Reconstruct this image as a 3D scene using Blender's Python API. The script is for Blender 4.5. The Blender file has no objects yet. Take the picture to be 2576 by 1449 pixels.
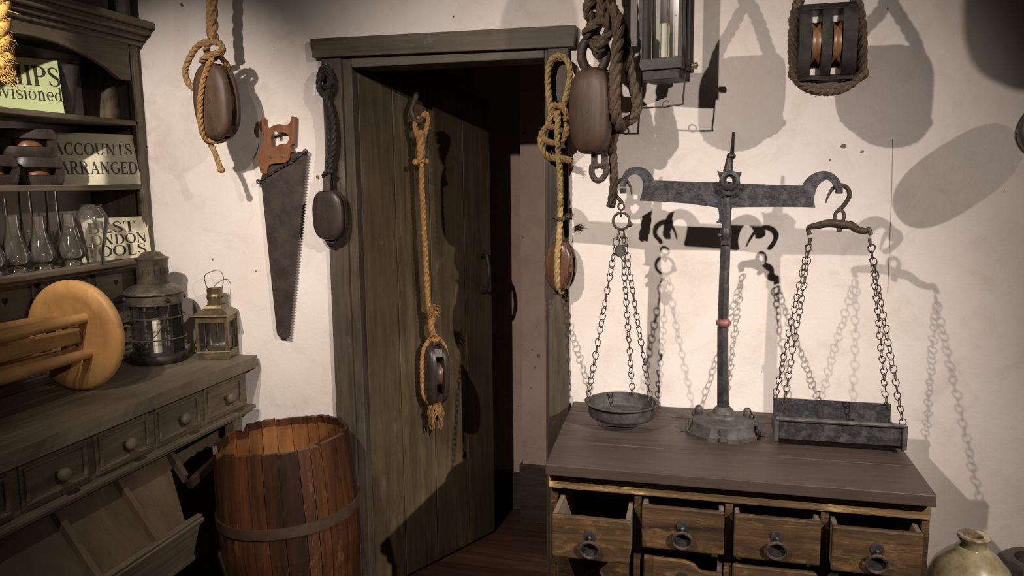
import bpy, bmesh, math, random
from mathutils import Vector as V, Matrix
random.seed(7)
sc = bpy.context.scene
COL = sc.collection
PI = math.pi

# ---------------------------------------------------------------- camera
FPX = 1936.0
CAM = V((0.0, -2.75, 1.70))
_y, _p, _r = math.radians(14.1), math.radians(7.83), math.radians(-0.61)
_fw = V((-math.sin(_y), math.cos(_y), 0)); _rt = V((math.cos(_y), math.sin(_y), 0)); _up = V((0, 0, 1))
_f = _fw * math.cos(_p) - _up * math.sin(_p)
_u = _fw * math.sin(_p) + _up * math.cos(_p)
_x = _rt * math.cos(_r) + _u * math.sin(_r)
_u = -_rt * math.sin(_r) + _u * math.cos(_r)
cam = bpy.data.cameras.new('camera')
cam.sensor_fit = 'HORIZONTAL'; cam.sensor_width = 36.0
cam.lens = FPX / 2576 * 36.0
cam.clip_start = 0.05
co = bpy.data.objects.new('camera', cam); COL.objects.link(co)
M = Matrix.Identity(4)
for i in range(3):
    M[i][0] = _x[i]; M[i][1] = _u[i]; M[i][2] = -_f[i]; M[i][3] = CAM[i]
co.matrix_world = M
sc.camera = co

# ---------------------------------------------------------------- light and exposure
sc.view_settings.view_transform = 'Standard'; sc.view_settings.look = 'None'
sc.view_settings.gamma = 1.0; sc.view_settings.use_curve_mapping = False
sc.view_settings.exposure = 0.32
w = bpy.data.worlds.new('world'); sc.world = w; w.use_nodes = True
w.node_tree.nodes['Background'].inputs[0].default_value = (1.0, 0.82, 0.62, 1)
w.node_tree.nodes['Background'].inputs[1].default_value = 0.02

def spot(name, loc, tgt, energy, color, deg, blend, size=0.022):
    l = bpy.data.lights.new(name, 'SPOT'); l.energy = energy; l.color = color
    l.spot_size = math.radians(deg); l.spot_blend = blend; l.shadow_soft_size = size
    o = bpy.data.objects.new(name, l); COL.objects.link(o)
    o.location = loc
    o.rotation_euler = (V(tgt) - V(loc)).to_track_quat('-Z', 'Y').to_euler()
    return o
# gallery spotlights under the ceiling: one high to the right, one to the left
LIGHT_R = (2.45, -3.1, 3.2)
LIGHT_L = (-1.16, -2.25, 2.80)
LIGHT_C = (-1.50, -2.25, 2.80)
WR, WL = (1.0, 0.885, 0.805), (1.0, 0.88, 0.785)
spot('spot_right_low', LIGHT_R, (-0.45, 0.0, 0.18), 560, WR, 36, 1.0)
spot('spot_right_high', LIGHT_R, (-0.70, 0.0, 1.20), 400, WR, 40, 1.0)
spot('spot_left_wide', LIGHT_L, (-0.10, 0.0, 0.62), 222, WL, 88, 1.0)
spot('spot_corner', LIGHT_C, (-2.09, 0.0, 1.58), 240, WL, 42, 1.0)

# ---------------------------------------------------------------- helpers: points
def ray(u, v): return _f + _x * ((u - 1288) / FPX) - _u * ((v - 724.5) / FPX)
def at(u, v, y=0.0):
    d = ray(u, v); return CAM + d * ((y - CAM.y) / d.y)
def atx(u, v, x):
    d = ray(u, v); return CAM + d * ((x - CAM.x) / d.x)
def atz(u, v, z):
    d = ray(u, v); return CAM + d * ((z - CAM.z) / d.z)
def atp(u, v, P, n):
    d = ray(u, v); n = V(n); return CAM + d * ((V(P) - CAM).dot(n) / d.dot(n))

def spline(pts, n=6, closed=False):
    """Hermite through points; a point with a trailing 'c' is a sharp corner."""
    P = []; C = []
    for p in pts:
        if p[-1] == 'c': C.append(True); p = p[:-1]
        else: C.append(False)
        P.append(tuple(float(a) for a in p))
    N = len(P); D = len(P[0]); out = []
    def tan(i, side):
        if C[i]: return [0.0] * D
        a = P[i - 1] if (i > 0 or closed) else P[i]
        b = P[(i + 1) % N] if (i < N - 1 or closed) else P[i]
        return [(b[k] - a[k]) * 0.5 for k in range(D)]
    for i in range(N if closed else N - 1):
        a = P[i]; b = P[(i + 1) % N]; ta = tan(i, 1); tb = tan((i + 1) % N, 0)
        m = 1 if (C[i] and C[(i + 1) % N]) else n
        for s in range(m):
            t = s / m; h1 = 2*t**3-3*t**2+1; h2 = t**3-2*t**2+t; h3 = -2*t**3+3*t**2; h4 = t**3-t**2
            out.append(tuple(h1*a[k]+h2*ta[k]+h3*b[k]+h4*tb[k] for k in range(D)))
    if not closed: out.append(P[-1])
    return out

def resample(path, step, closed=False):
    P = [V(p) for p in path]
    if closed: P = P + [P[0]]
    L = [0]
    for a, b in zip(P, P[1:]): L.append(L[-1] + (b - a).length)
    n = max(2, int(L[-1] / step) + 1); out = []; j = 0
    for i in range(n if closed else n + 1):
        s = L[-1] * i / n
        while j < len(P) - 2 and L[j + 1] < s: j += 1
        d = L[j + 1] - L[j]
        out.append(P[j].lerp(P[j + 1], 0 if d < 1e-9 else (s - L[j]) / d))
    return out

def frames(P, closed=False):
    N = len(P); T = []
    for i in range(N):
        a = P[i - 1] if (i > 0 or closed) else P[i]
        b = P[(i + 1) % N] if (i < N - 1 or closed) else P[i]
        t = b - a
        T.append(t.normalized() if t.length > 1e-9 else V((0, 0, 1)))
    ref = V((0, 0, 1)) if abs(T[0].z) < 0.9 else V((1, 0, 0))
    n = (ref - T[0] * ref.dot(T[0])).normalized(); out = []
    for t in T:
        n = n - t * n.dot(t)
        n = n.normalized() if n.length > 1e-6 else t.orthogonal().normalized()
        out.append((n, t.cross(n)))
    return out

def basis(n, up=(0, 0, 1)):
    """side, up, normal for a plane with normal n."""
    n = V(n).normalized(); s = V(up).cross(n)
    s = s.normalized() if s.length > 1e-6 else V((1, 0, 0))
    return s, n.cross(s), n

# ---------------------------------------------------------------- helpers: mesh collector
class MB:
    def __init__(self): self.v = []; self.f = []; self.t = []; self.tone = 0.5
    def add(self, vs, fs):
        o = len(self.v); self.v += [tuple(p) for p in vs]
        for f in fs: self.f.append([i + o for i in f]); self.t.append(self.tone)
        return self
    def box(self, a, b):
        x0, y0, z0 = (min(a[i], b[i]) for i in range(3)); x1, y1, z1 = (max(a[i], b[i]) for i in range(3))
        return self.hexa([(x0,y0,z0),(x1,y0,z0),(x1,y1,z0),(x0,y1,z0),(x0,y0,z1),(x1,y0,z1),(x1,y1,z1),(x0,y1,z1)])
    def hexa(self, p):
        return self.add(p, [(3,2,1,0),(4,5,6,7),(0,1,5,4),(1,2,6,5),(2,3,7,6),(3,0,4,7)])
    def bar(self, a, b, w, h, up=(0, 0, 1)):
        a = V(a); b = V(b); t = (b - a).normalized(); u = V(up)
        s = t.cross(u)
        s = s.normalized() if s.length > 1e-6 else t.orthogonal().normalized()
        u = s.cross(t)
        q = [(-w/2, -h/2), (w/2, -h/2), (w/2, h/2), (-w/2, h/2)]
        A = [a + s*i + u*j for i, j in q]; B = [b + s*i + u*j for i, j in q]
        return self.add(A + B, [(3,2,1,0),(4,5,6,7),(0,1,5,4),(1,2,6,5),(2,3,7,6),(3,0,4,7)])
    def tube(self, path, r, seg=8, closed=False, twist=0.0, flat=1.0):
        P = [V(p) for p in path]; F = frames(P, closed); N = len(P); vs = []; fs = []
        for i, (p, (n, b)) in enumerate(zip(P, F)):
            rr = r[i] if isinstance(r, (list, tuple)) else r
            for k in range(seg):
                a = 2*PI*k/seg + twist*i
                vs.append(p + n*(rr*math.cos(a)) + b*(rr*flat*math.sin(a)))
        for i in range(N if closed else N - 1):
            j = (i + 1) % N
            for k in range(seg):
                k2 = (k + 1) % seg
                fs.append((i*seg+k, i*seg+k2, j*seg+k2, j*seg+k))
        if not closed:
            fs.append(tuple(range(seg))[::-1]); fs.append(tuple((N-1)*seg + k for k in range(seg)))
        return self.add(vs, fs)
    def rope(self, path, R, pitch=5.5, closed=False, strands=3, seg=7, n=8, hand=1):
        P = resample(spline(path, n, closed) if n else path, R*0.7, closed); F = frames(P, closed)
        L = 0; ctr = [[] for _ in range(strands)]
        tot = sum((b-a).length for a, b in zip(P, P[1:])) + ((P[0]-P[-1]).length if closed else 0)
        turns = tot/(pitch*R)
        if closed: turns = max(1, round(turns))
        for i, (p, (nn, b)) in enumerate(zip(P, F)):
            if i: L += (P[i]-P[i-1]).length
            for k in range(strands):
                a = 2*PI*(k/strands + hand*turns*L/tot)
                ctr[k].append(p + nn*(0.46*R*math.cos(a)) + b*(0.46*R*math.sin(a)))
        for k in range(strands):
            self.tone = 0.35 + 0.3*k/strands
            self.tube(ctr[k], R*0.60, seg, closed)
        self.tone = 0.5
        return self
    def lathe(self, prof, org, axis=(0, 0, 1), seg=24, a0=0.0, cap=True, up=None):
        s, u, n = basis(axis, up or ((0, 0, 1) if abs(V(axis).normalized().z) < 0.9 else (0, 1, 0)))
        org = V(org); vs = []; fs = []; N = len(prof)
        for r, z in prof:
            for k in range(seg):
                a = a0 + 2*PI*k/seg
                vs.append(org + n*z + s*(r*math.cos(a)) + u*(r*math.sin(a)))
        for i in range(N-1):
            for k in range(seg):
                k2 = (k+1) % seg
                fs.append((i*seg+k, i*seg+k2, (i+1)*seg+k2, (i+1)*seg+k))
        if cap:
            fs.append(tuple(range(seg))[::-1]); fs.append(tuple((N-1)*seg+k for k in range(seg)))
        return self.add(vs, fs)
    def torus(self, c, R, r, axis, seg=20, rs=8, sx=1.0, sy=1.0, up=(0, 0, 1)):
        s, u, n = basis(axis, up if V(axis).normalized().cross(V(up)).length > 0.05 else (0, 1, 0)); c = V(c)
        return self.tube([c + s*(R*sx*math.cos(2*PI*k/seg)) + u*(R*sy*math.sin(2*PI*k/seg)) for k in range(seg)], r, rs, True)
    def ball(self, c, r, seg=12, rings=8, s=(1, 1, 1)):
        c = V(c); vs = []; fs = []
        for i in range(1, rings):
            a = PI*i/rings
            for k in range(seg):
                b = 2*PI*k/seg
                vs.append(c + V((r*s[0]*math.sin(a)*math.cos(b), r*s[1]*math.sin(a)*math.sin(b), r*s[2]*math.cos(a))))
        top = len(vs); vs.append(c + V((0, 0, r*s[2]))); bot = len(vs); vs.append(c - V((0, 0, r*s[2])))
        for i in range(rings-2):
            for k in range(seg):
                k2 = (k+1) % seg; fs.append((i*seg+k, (i+1)*seg+k, (i+1)*seg+k2, i*seg+k2))
        for k in range(seg):
            k2 = (k+1) % seg; fs.append((top, k, k2)); fs.append((bot, (rings-2)*seg+k2, (rings-2)*seg+k))
        return self.add(vs, fs)
    def plate(self, outer, thick, holes=()):
        """outer: list of 3D points on a plane; extruded along thick (a vector); holes: more loops."""
        bm = bmesh.new(); es = []
        for loop in [outer] + list(holes):
            vs = [bm.verts.new(p) for p in loop]
            es += [bm.edges.new((vs[i], vs[(i+1) % len(vs)])) for i in range(len(vs))]
        bmesh.ops.triangle_fill(bm, edges=es, use_beauty=True)
        bm.verts.ensure_lookup_table(); bm.faces.ensure_lookup_table(); bm.verts.index_update()
        n = len(bm.verts); t = V(thick)
        vs = [v.co.copy() for v in bm.verts] + [v.co + t for v in bm.verts]
        fs = []
        nt = V((0, 0, 0))
        for f in bm.faces: nt += f.normal*f.calc_area()
        fl = nt.dot(t) > 0
        for f in bm.faces:
            idx = [v.index for v in f.verts]
            if (f.normal.dot(t) > 0): idx = idx[::-1]
            fs.append(tuple(idx)); fs.append(tuple(i+n for i in idx[::-1]))
        for e in bm.edges:
            if len(e.link_faces) == 1:
                f = e.link_faces[0]; a, b = e.verts[0].index, e.verts[1].index
                idx = [v.index for v in f.verts]
                if (idx.index(a)+1) % len(idx) != idx.index(b): a, b = b, a
                if f.normal.dot(t) > 0: a, b = b, a
                fs.append((b, a, a+n, b+n))
        bm.free()
        return self.add(vs, fs)
    def dome(self, c, n, up, W, H, t, e=2.4, seg=32, back=0.0):
        """A wooden cheek: superellipse outline, flat back, domed front along n."""
        s, u, n = basis(n, up); c = V(c); vs = []; fs = []
        rings = [(1.0, -back), (1.0, 0.35*t), (0.96, 0.62*t), (0.86, 0.82*t), (0.65, 0.95*t), (0.3, t)]
        for k_, h in rings:
            for k in range(seg):
                a = 2*PI*k/seg; ca, sa = math.cos(a), math.sin(a)
                x = math.copysign(abs(ca)**(2/e), ca)*W/2*k_; z = math.copysign(abs(sa)**(2/e), sa)*H/2*k_
                vs.append(c + s*x + u*z + n*h)
        for i in range(len(rings)-1):
            for k in range(seg):
                k2 = (k+1) % seg; fs.append((i*seg+k, i*seg+k2, (i+1)*seg+k2, (i+1)*seg+k))
        fs.append(tuple(range(seg))[::-1]); fs.append(tuple((len(rings)-1)*seg+k for k in range(seg)))
        return self.add(vs, fs)

ORG = {}
def rootof(o):
    while o.parent: o = o.parent
    return o
def build(name, mb, mat, parent=None, bevel=0.0, smooth=True, angle=38, org=None, label=None, segs=2):
    me = bpy.data.meshes.new(name)
    if parent is not None: O = ORG[rootof(parent).name]
    else:
        if org is None:
            xs = [p[0] for p in mb.v]; ys = [p[1] for p in mb.v]; zs = [p[2] for p in mb.v]
            org = ((min(xs)+max(xs))/2, (min(ys)+max(ys))/2, min(zs))
        O = V(org)
    me.from_pydata([(p[0]-O.x, p[1]-O.y, p[2]-O.z) for p in mb.v], [], mb.f)
    if len(set(mb.t)) > 1:
        at_ = me.attributes.new('tone', 'FLOAT', 'FACE'); at_.data.foreach_set('value', mb.t)
    bm = bmesh.new(); bm.from_mesh(me); bmesh.ops.recalc_face_normals(bm, faces=bm.faces); bm.to_mesh(me); bm.free()
    if smooth:
        me.polygons.foreach_set('use_smooth', [True]*len(me.polygons)); me.set_sharp_from_angle(angle=math.radians(angle))
    me.materials.append(mat); me.update()
    o = bpy.data.objects.new(name, me); COL.objects.link(o)
    if parent is not None: o.parent = parent
    else: o.location = O; ORG[o.name] = O
    if bevel:
        m = o.modifiers.new('bevel', 'BEVEL'); m.width = bevel; m.segments = segs; m.limit_method = 'ANGLE'; m.angle_limit = math.radians(35)
        m.harden_normals = False
    if label: o['label'] = label
    return o
def thing(name, label, cat, loc, group=None):
    o = bpy.data.objects.new(name, None); COL.objects.link(o); o.location = loc
    o.empty_display_size = 0.05
    ORG[o.name] = V(loc); return tag(o, label, cat, group)
def tag(o, label, cat, group=None, kind=None):
    o['label'] = label; o['category'] = cat
    if group: o['group'] = group
    if kind: o['kind'] = kind
    return o
def struct(name, mb, mat, **k):
    o = build(name, mb, mat, **k); o['kind'] = 'structure'; return o

# ---------------------------------------------------------------- materials
def newmat(name):
    m = bpy.data.materials.new(name); m.use_nodes = True; nt = m.node_tree
    return m, nt, nt.nodes['Principled BSDF']
def node(nt, t, **k):
    n = nt.nodes.new(t)
    for a, b in k.items(): setattr(n, a, b)
    return n
def noise(nt, vec, scale, detail=6, rough=0.6, dist=0.0):
    n = node(nt, 'ShaderNodeTexNoise'); n.inputs['Scale'].default_value = scale; n.inputs['Detail'].default_value = detail
    n.inputs['Roughness'].default_value = rough; n.inputs['Distortion'].default_value = dist
    nt.links.new(vec, n.inputs['Vector']); return n.outputs['Fac']
def ramp(nt, fac, stops):
    r = node(nt, 'ShaderNodeValToRGB'); e = r.color_ramp.elements
    while len(e) < len(stops): e.new(0.5)
    for el, (p, c) in zip(e, stops): el.position = p; el.color = (*c, 1) if len(c) == 3 else c
    nt.links.new(fac, r.inputs[0]); return r.outputs['Color']
def mix(nt, fac, a, b, mode='MIX'):
    m = node(nt, 'ShaderNodeMix', data_type='RGBA', blend_type=mode)
    for s, x in ((0, fac), (6, a), (7, b)):
        if hasattr(x, 'is_linked'): nt.links.new(x, m.inputs[s])
        elif s == 0: m.inputs[0].default_value = x
        else: m.inputs[s].default_value = (*x, 1)
    return m.outputs[2]
def vmap(nt, scale=(1, 1, 1)):
    tc = node(nt, 'ShaderNodeTexCoord'); mp = node(nt, 'ShaderNodeMapping'); mp.inputs['Scale'].default_value = scale
    oi = node(nt, 'ShaderNodeObjectInfo'); ml = node(nt, 'ShaderNodeVectorMath', operation='SCALE'); ml.inputs[0].default_value = (37.0, 23.0, 51.0)
    nt.links.new(oi.outputs['Random'], ml.inputs['Scale'])
    ad = node(nt, 'ShaderNodeVectorMath', operation='ADD'); nt.links.new(tc.outputs['Object'], ad.inputs[0]); nt.links.new(ml.outputs[0], ad.inputs[1])
    nt.links.new(ad.outputs[0], mp.inputs['Vector']); return mp.outputs['Vector'], ad.outputs[0]
def bump(nt, bsdf, h, strength, dist=0.01):
    b = node(nt, 'ShaderNodeBump'); b.inputs['Strength'].default_value = strength; b.inputs['Distance'].default_value = dist
    nt.links.new(h, b.inputs['Height']); nt.links.new(b.outputs[0], bsdf.inputs['Normal'])
def tonefac(nt, lo, hi):
    a = node(nt, 'ShaderNodeAttribute', attribute_name='tone')
    r = node(nt, 'ShaderNodeMapRange'); r.inputs[3].default_value = lo; r.inputs[4].default_value = hi
    nt.links.new(a.outputs['Fac'], r.inputs[0]); return r.outputs[0]

def wood(name, c1, c2, c3, axis='z', fine=55, rough=0.6, stain=4.0, bmp=0.35, tone=0.0, worn=None, wornpos=(0.58, 0.66), long=2.5, spec=0.35):
    """c1 dark grain, c2 light grain, c3 broad stain; worn: colour of rubbed patches."""
    m, nt, b = newmat(name)
    sc_ = {'x': (long/fine, 1, 1), 'y': (1, long/fine, 1), 'z': (1, 1, long/fine)}[axis]
    mv, ov = vmap(nt, sc_)
    g = noise(nt, mv, fine, 8, 0.65, 0.6)
    col = ramp(nt, g, [(0.32, c1), (0.68, c2)])
    s = noise(nt, mv, fine*0.16, 4, 0.6, 0.8)
    col = mix(nt, ramp(nt, s, [(0.42, (0, 0, 0)), (0.66, (0.75, 0.75, 0.75))]), col, c3)
    if worn:
        wm = node(nt, 'ShaderNodeMapping'); wm.inputs['Scale'].default_value = {'x': (.35, 1, 1), 'y': (1, .35, 1), 'z': (1, 1, .35)}[axis]; nt.links.new(ov, wm.inputs['Vector'])
        wv = noise(nt, wm.outputs[0], stain*3.2, 9, 0.72, 0.4)
        col = mix(nt, ramp(nt, wv, [(wornpos[0], (0, 0, 0)), (wornpos[1], (1, 1, 1))]), col, worn)
    d = noise(nt, ov, stain, 6, 0.65)
    col = mix(nt, 1.0, col, ramp(nt, d, [(0.3, (0.62, 0.62, 0.62)), (0.7, (1.15, 1.15, 1.15))]), 'MULTIPLY')
    if tone:
        h = node(nt, 'ShaderNodeHueSaturation'); nt.links.new(tonefac(nt, 1-tone, 1+tone), h.inputs['Value']); nt.links.new(col, h.inputs['Color']); col = h.outputs[0]
    nt.links.new(col, b.inputs['Base Color']); b.inputs['Roughness'].default_value = rough
    b.inputs['Specular IOR Level'].default_value = spec
    bump(nt, b, g, bmp, 0.004); return m

def plain(name, c1, c2, scale=30, rough=0.5, metal=0.0, bmp=0.15, spec=0.5, c3=None, coat=0.0, tone=0.0):
    m, nt, b = newmat(name); mv, ov = vmap(nt)
    n = noise(nt, ov, scale, 7, 0.65)
    col = ramp(nt, n, [(0.33, c1), (0.67, c2)])
    if c3: col = mix(nt, ramp(nt, noise(nt, ov, scale*0.35, 6, 0.7), [(0.5, (0, 0, 0)), (0.62, (1, 1, 1))]), col, c3)
    if tone:
        h = node(nt, 'ShaderNodeHueSaturation'); nt.links.new(tonefac(nt, 1-tone, 1+tone), h.inputs['Value']); nt.links.new(col, h.inputs['Color']); col = h.outputs[0]
    nt.links.new(col, b.inputs['Base Color']); b.inputs['Roughness'].default_value = rough; b.inputs['Metallic'].default_value = metal
    b.inputs['Specular IOR Level'].default_value = spec; b.inputs['Coat Weight'].default_value = coat; b.inputs['Coat Roughness'].default_value = 0.12
    if bmp: bump(nt, b, n, bmp, 0.003)
    return m

def plaster_mat(name, base, warm, dirt):
    m, nt, b = newmat(name); mv, ov = vmap(nt)
    n1 = noise(nt, ov, 1.6, 5, 0.6); n2 = noise(nt, ov, 7, 8, 0.7, 0.5); n3 = noise(nt, ov, 22, 6, 0.7, 1.0)
    col = ramp(nt, n1, [(0.3, warm), (0.65, base)])
    col = mix(nt, ramp(nt, n2, [(0.50, (0, 0, 0)), (0.75, (0.42, 0.42, 0.42))]), col, dirt)
    # chips and specks knocked out of the limewash
    sp = node(nt, 'ShaderNodeTexVoronoi', distance='EUCLIDEAN', feature='F1'); sp.inputs['Scale'].default_value = 13; sp.inputs['Randomness'].default_value = 1.0
    nt.links.new(ov, sp.inputs['Vector'])
    big = noise(nt, ov, 2.2, 3, 0.6)
    thr = node(nt, 'ShaderNodeMath', operation='MULTIPLY_ADD'); thr.inputs[1].default_value = -0.62; thr.inputs[2].default_value = 0.47
    nt.links.new(big, thr.inputs[0])
    d = node(nt, 'ShaderNodeMath', operation='ADD'); nt.links.new(sp.outputs['Distance'], d.inputs[0])
    n3m = node(nt, 'ShaderNodeMath', operation='MULTIPLY_ADD'); n3m.inputs[1].default_value = 0.3; n3m.inputs[2].default_value = -0.15; nt.links.new(noise(nt, ov, 60, 4, 0.7), n3m.inputs[0])
    nt.links.new(n3m.outputs[0], d.inputs[1])
    lt = node(nt, 'ShaderNodeMath', operation='LESS_THAN'); nt.links.new(d.outputs[0], lt.inputs[0]); 
    sub = node(nt, 'ShaderNodeMath', operation='SUBTRACT'); nt.links.new(thr.outputs[0], sub.inputs[0]); sub.inputs[1].default_value = 0.125; nt.links.new(sub.outputs[0], lt.inputs[1])
    col = mix(nt, lt.outputs[0], col, (0.16, 0.12, 0.09))
    nt.links.new(col, b.inputs['Base Color']); b.inputs['Roughness'].default_value = 0.92; b.inputs['Specular IOR Level'].default_value = 0.15
    h = mix(nt, 0.5, n2, n3); bump(nt, b, h, 0.22, 0.01); return m

def glass_mat(name, tint=(0.985, 0.985, 0.975), gloss=0.06, film=0.02, filmc=(0.5, 0.48, 0.44)):
    m = bpy.data.materials.new(name); m.use_nodes = True; nt = m.node_tree; nt.nodes.clear()
    o = node(nt, 'ShaderNodeOutputMaterial'); t = node(nt, 'ShaderNodeBsdfTransparent'); t.inputs[0].default_value = (*tint, 1)
    g = node(nt, 'ShaderNodeBsdfGlossy'); g.inputs['Roughness'].default_value = gloss
    fr = node(nt, 'ShaderNodeFresnel'); fr.inputs[0].default_value = 1.38
    mx = node(nt, 'ShaderNodeMixShader'); nt.links.new(fr.outputs[0], mx.inputs[0]); nt.links.new(t.outputs[0], mx.inputs[1]); nt.links.new(g.outputs[0], mx.inputs[2])
    df = node(nt, 'ShaderNodeBsdfDiffuse'); df.inputs[0].default_value = (*filmc, 1)
    m2 = node(nt, 'ShaderNodeMixShader'); m2.inputs[0].default_value = film
    nt.links.new(mx.outputs[0], m2.inputs[1]); nt.links.new(df.outputs[0], m2.inputs[2]); nt.links.new(m2.outputs[0], o.inputs[0])
    return m

MAT = {}
MAT['plaster'] = plaster_mat('limewashed plaster', (0.67, 0.62, 0.58), (0.60, 0.525, 0.47), (0.42, 0.34, 0.28))
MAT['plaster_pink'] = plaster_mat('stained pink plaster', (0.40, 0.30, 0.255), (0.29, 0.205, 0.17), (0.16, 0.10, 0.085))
MAT['frame'] = wood('weathered door frame wood', (0.028, 0.020, 0.013), (0.092, 0.067, 0.042), (0.082, 0.067, 0.053), 'z', 40, 0.62, 3.5, 0.4, worn=(0.17, 0.155, 0.135), wornpos=(0.60, 0.74))
MAT['frame_x'] = wood('weathered lintel wood', (0.045, 0.032, 0.019), (0.105, 0.077, 0.047), (0.115, 0.098, 0.078), 'x', 40, 0.6, 3, 0.4, worn=(0.19, 0.175, 0.15), wornpos=(0.60, 0.74))
MAT['skirting'] = wood('dark skirting wood', (0.025, 0.017, 0.012), (0.06, 0.042, 0.03), (0.04, 0.03, 0.022), 'x', 40, 0.6, 3, 0.3)
MAT['door'] = wood('old door planks', (0.042, 0.030, 0.016), (0.105, 0.077, 0.041), (0.062, 0.043, 0.023), 'z', 34, 0.52, 3, 0.3, tone=0.22, worn=(0.17, 0.145, 0.105), wornpos=(0.62, 0.80))
MAT['floor'] = wood('brown floorboards', (0.035, 0.017, 0.010), (0.09, 0.045, 0.025), (0.05, 0.026, 0.016), 'x', 30, 0.4, 3, 0.25, tone=0.3)
MAT['dresser'] = wood('grey brown dresser wood', (0.082, 0.064, 0.041), (0.185, 0.147, 0.098), (0.128, 0.102, 0.069), 'y', 42, 0.62, 3.0, 0.3)
MAT['dresser_z'] = wood('grey brown upright wood', (0.082, 0.064, 0.041), (0.185, 0.147, 0.098), (0.128, 0.102, 0.069), 'z', 42, 0.62, 3.0, 0.3)
MAT['bin'] = wood('bare bin boards', (0.07, 0.047, 0.027), (0.14, 0.098, 0.058), (0.085, 0.058, 0.034), 'z', 14, 0.6, 3.0, 0.2)
MAT['top'] = wood('dark counter boards', (0.038, 0.025, 0.020), (0.078, 0.053, 0.043), (0.054, 0.037, 0.030), 'x', 36, 0.5, 2.6, 0.25, tone=0.12)
MAT['chest'] = wood('worn drawer wood', (0.020, 0.011, 0.006), (0.105, 0.056, 0.022), (0.034, 0.019, 0.009), 'x', 30, 0.55, 8.0, 0.8, worn=(0.20, 0.115, 0.045), wornpos=(0.53, 0.72))
MAT['chest_in'] = wood('dusty drawer sides', (0.09, 0.065, 0.043), (0.17, 0.125, 0.085), (0.12, 0.088, 0.06), 'y', 40, 0.7, 5.0, 0.3)
MAT['rail'] = wood('worn rail wood', (0.08, 0.047, 0.02), (0.24, 0.15, 0.065), (0.13, 0.08, 0.035), 'x', 40, 0.6, 5.0, 0.55, worn=(0.44, 0.29, 0.12), wornpos=(0.54, 0.62))
MAT['barrel'] = wood('red brown stave wood', (0.024, 0.009, 0.004), (0.095, 0.034, 0.012), (0.030, 0.013, 0.007), 'z', 40, 0.46, 5.5, 0.4, tone=0.5, worn=(0.20, 0.095, 0.034), wornpos=(0.60, 0.76))
MAT['barrel_in'] = wood('orange inner stave wood', (0.13, 0.048, 0.014), (0.30, 0.13, 0.042), (0.19, 0.08, 0.026), 'z', 40, 0.5, 4, 0.3, tone=0.3)
MAT['hoop'] = wood('dark hoop wood', (0.03, 0.017, 0.011), (0.075, 0.042, 0.026), (0.05, 0.03, 0.02), 'x', 20, 0.55, 5, 0.3)
MAT['block'] = wood('oiled block wood', (0.035, 0.020, 0.012), (0.115, 0.066, 0.040), (0.06, 0.034, 0.022), 'z', 24, 0.52, 7, 0.3, spec=0.4)
MAT['block_dark'] = wood('blackened block wood', (0.018, 0.013, 0.010), (0.06, 0.043, 0.033), (0.035, 0.024, 0.02), 'z', 30, 0.42, 7, 0.25, spec=0.5)
MAT['block_red'] = wood('varnished block wood', (0.07, 0.03, 0.018), (0.17, 0.085, 0.055), (0.11, 0.055, 0.04), 'z', 26, 0.33, 7, 0.2, spec=0.5)
MAT['block_black'] = plain('tarred block paint', (0.008, 0.007, 0.007), (0.028, 0.024, 0.021), 20, 0.48, 0, 0.2, 0.25, c3=(0.036, 0.032, 0.024))
MAT['sheave'] = wood('polished sheave wood', (0.13, 0.055, 0.022), (0.27, 0.125, 0.055), (0.17, 0.075, 0.032), 'z', 24, 0.35, 6, 0.1)
MAT['reel'] = wood('pale turned reel wood', (0.42, 0.215, 0.070), (0.66, 0.37, 0.135), (0.34, 0.165, 0.055), 'z', 9, 0.5, 4.0, 0.12, long=2.0, worn=(0.17, 0.085, 0.035), wornpos=(0.55, 0.72))
MAT['reel_rod'] = wood('pale rod wood', (0.33, 0.175, 0.06), (0.54, 0.31, 0.115), (0.32, 0.17, 0.07), 'y', 26, 0.5, 6.0, 0.15)
MAT['rope'] = plain('tan hemp rope', (0.17, 0.098, 0.043), (0.35, 0.215, 0.10), 90, 0.85, 0, 0.6, 0.15, tone=0.3)
MAT['rope_gold'] = plain('golden manila rope', (0.20, 0.10, 0.034), (0.40, 0.22, 0.082), 90, 0.8, 0, 0.6, 0.2, tone=0.3)
MAT['rope_green'] = plain('weathered yellow rope', (0.22, 0.145, 0.055), (0.42, 0.30, 0.13), 90, 0.85, 0, 0.6, 0.15, tone=0.3)
MAT['rope_dark'] = plain('tarred brown rope', (0.05, 0.033, 0.022), (0.115, 0.08, 0.055), 90, 0.8, 0, 0.6, 0.2, tone=0.3)
MAT['rope_black'] = plain('black tarred rope', (0.010, 0.009, 0.008), (0.035, 0.03, 0.027), 80, 0.65, 0, 0.5, 0.3, tone=0.2)
MAT['straw'] = plain('golden straw', (0.35, 0.20, 0.045), (0.65, 0.43, 0.13), 60, 0.75, 0, 0.4, 0.2, tone=0.4)
MAT['iron'] = plain('blackened iron', (0.022, 0.021, 0.022), (0.07, 0.066, 0.066), 45, 0.5, 0.55, 0.35, 0.5)
MAT['iron_grey'] = plain('dusty cast iron', (0.034, 0.031, 0.028), (0.088, 0.08, 0.072), 30, 0.6, 0.25, 0.4, 0.4)
MAT['iron_beam'] = plain('pitted beam iron', (0.014, 0.014, 0.017), (0.05, 0.049, 0.054), 80, 0.45, 0.4, 0.6, 0.5, c3=(0.075, 0.072, 0.076))
MAT['rust'] = plain('rusty iron', (0.03, 0.022, 0.017), (0.085, 0.06, 0.045), 60, 0.65, 0.4, 0.3, 0.4)
MAT['chain'] = plain('dark chain wire', (0.03, 0.025, 0.022), (0.085, 0.07, 0.058), 60, 0.55, 0.5, 0.2, 0.4)
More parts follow.
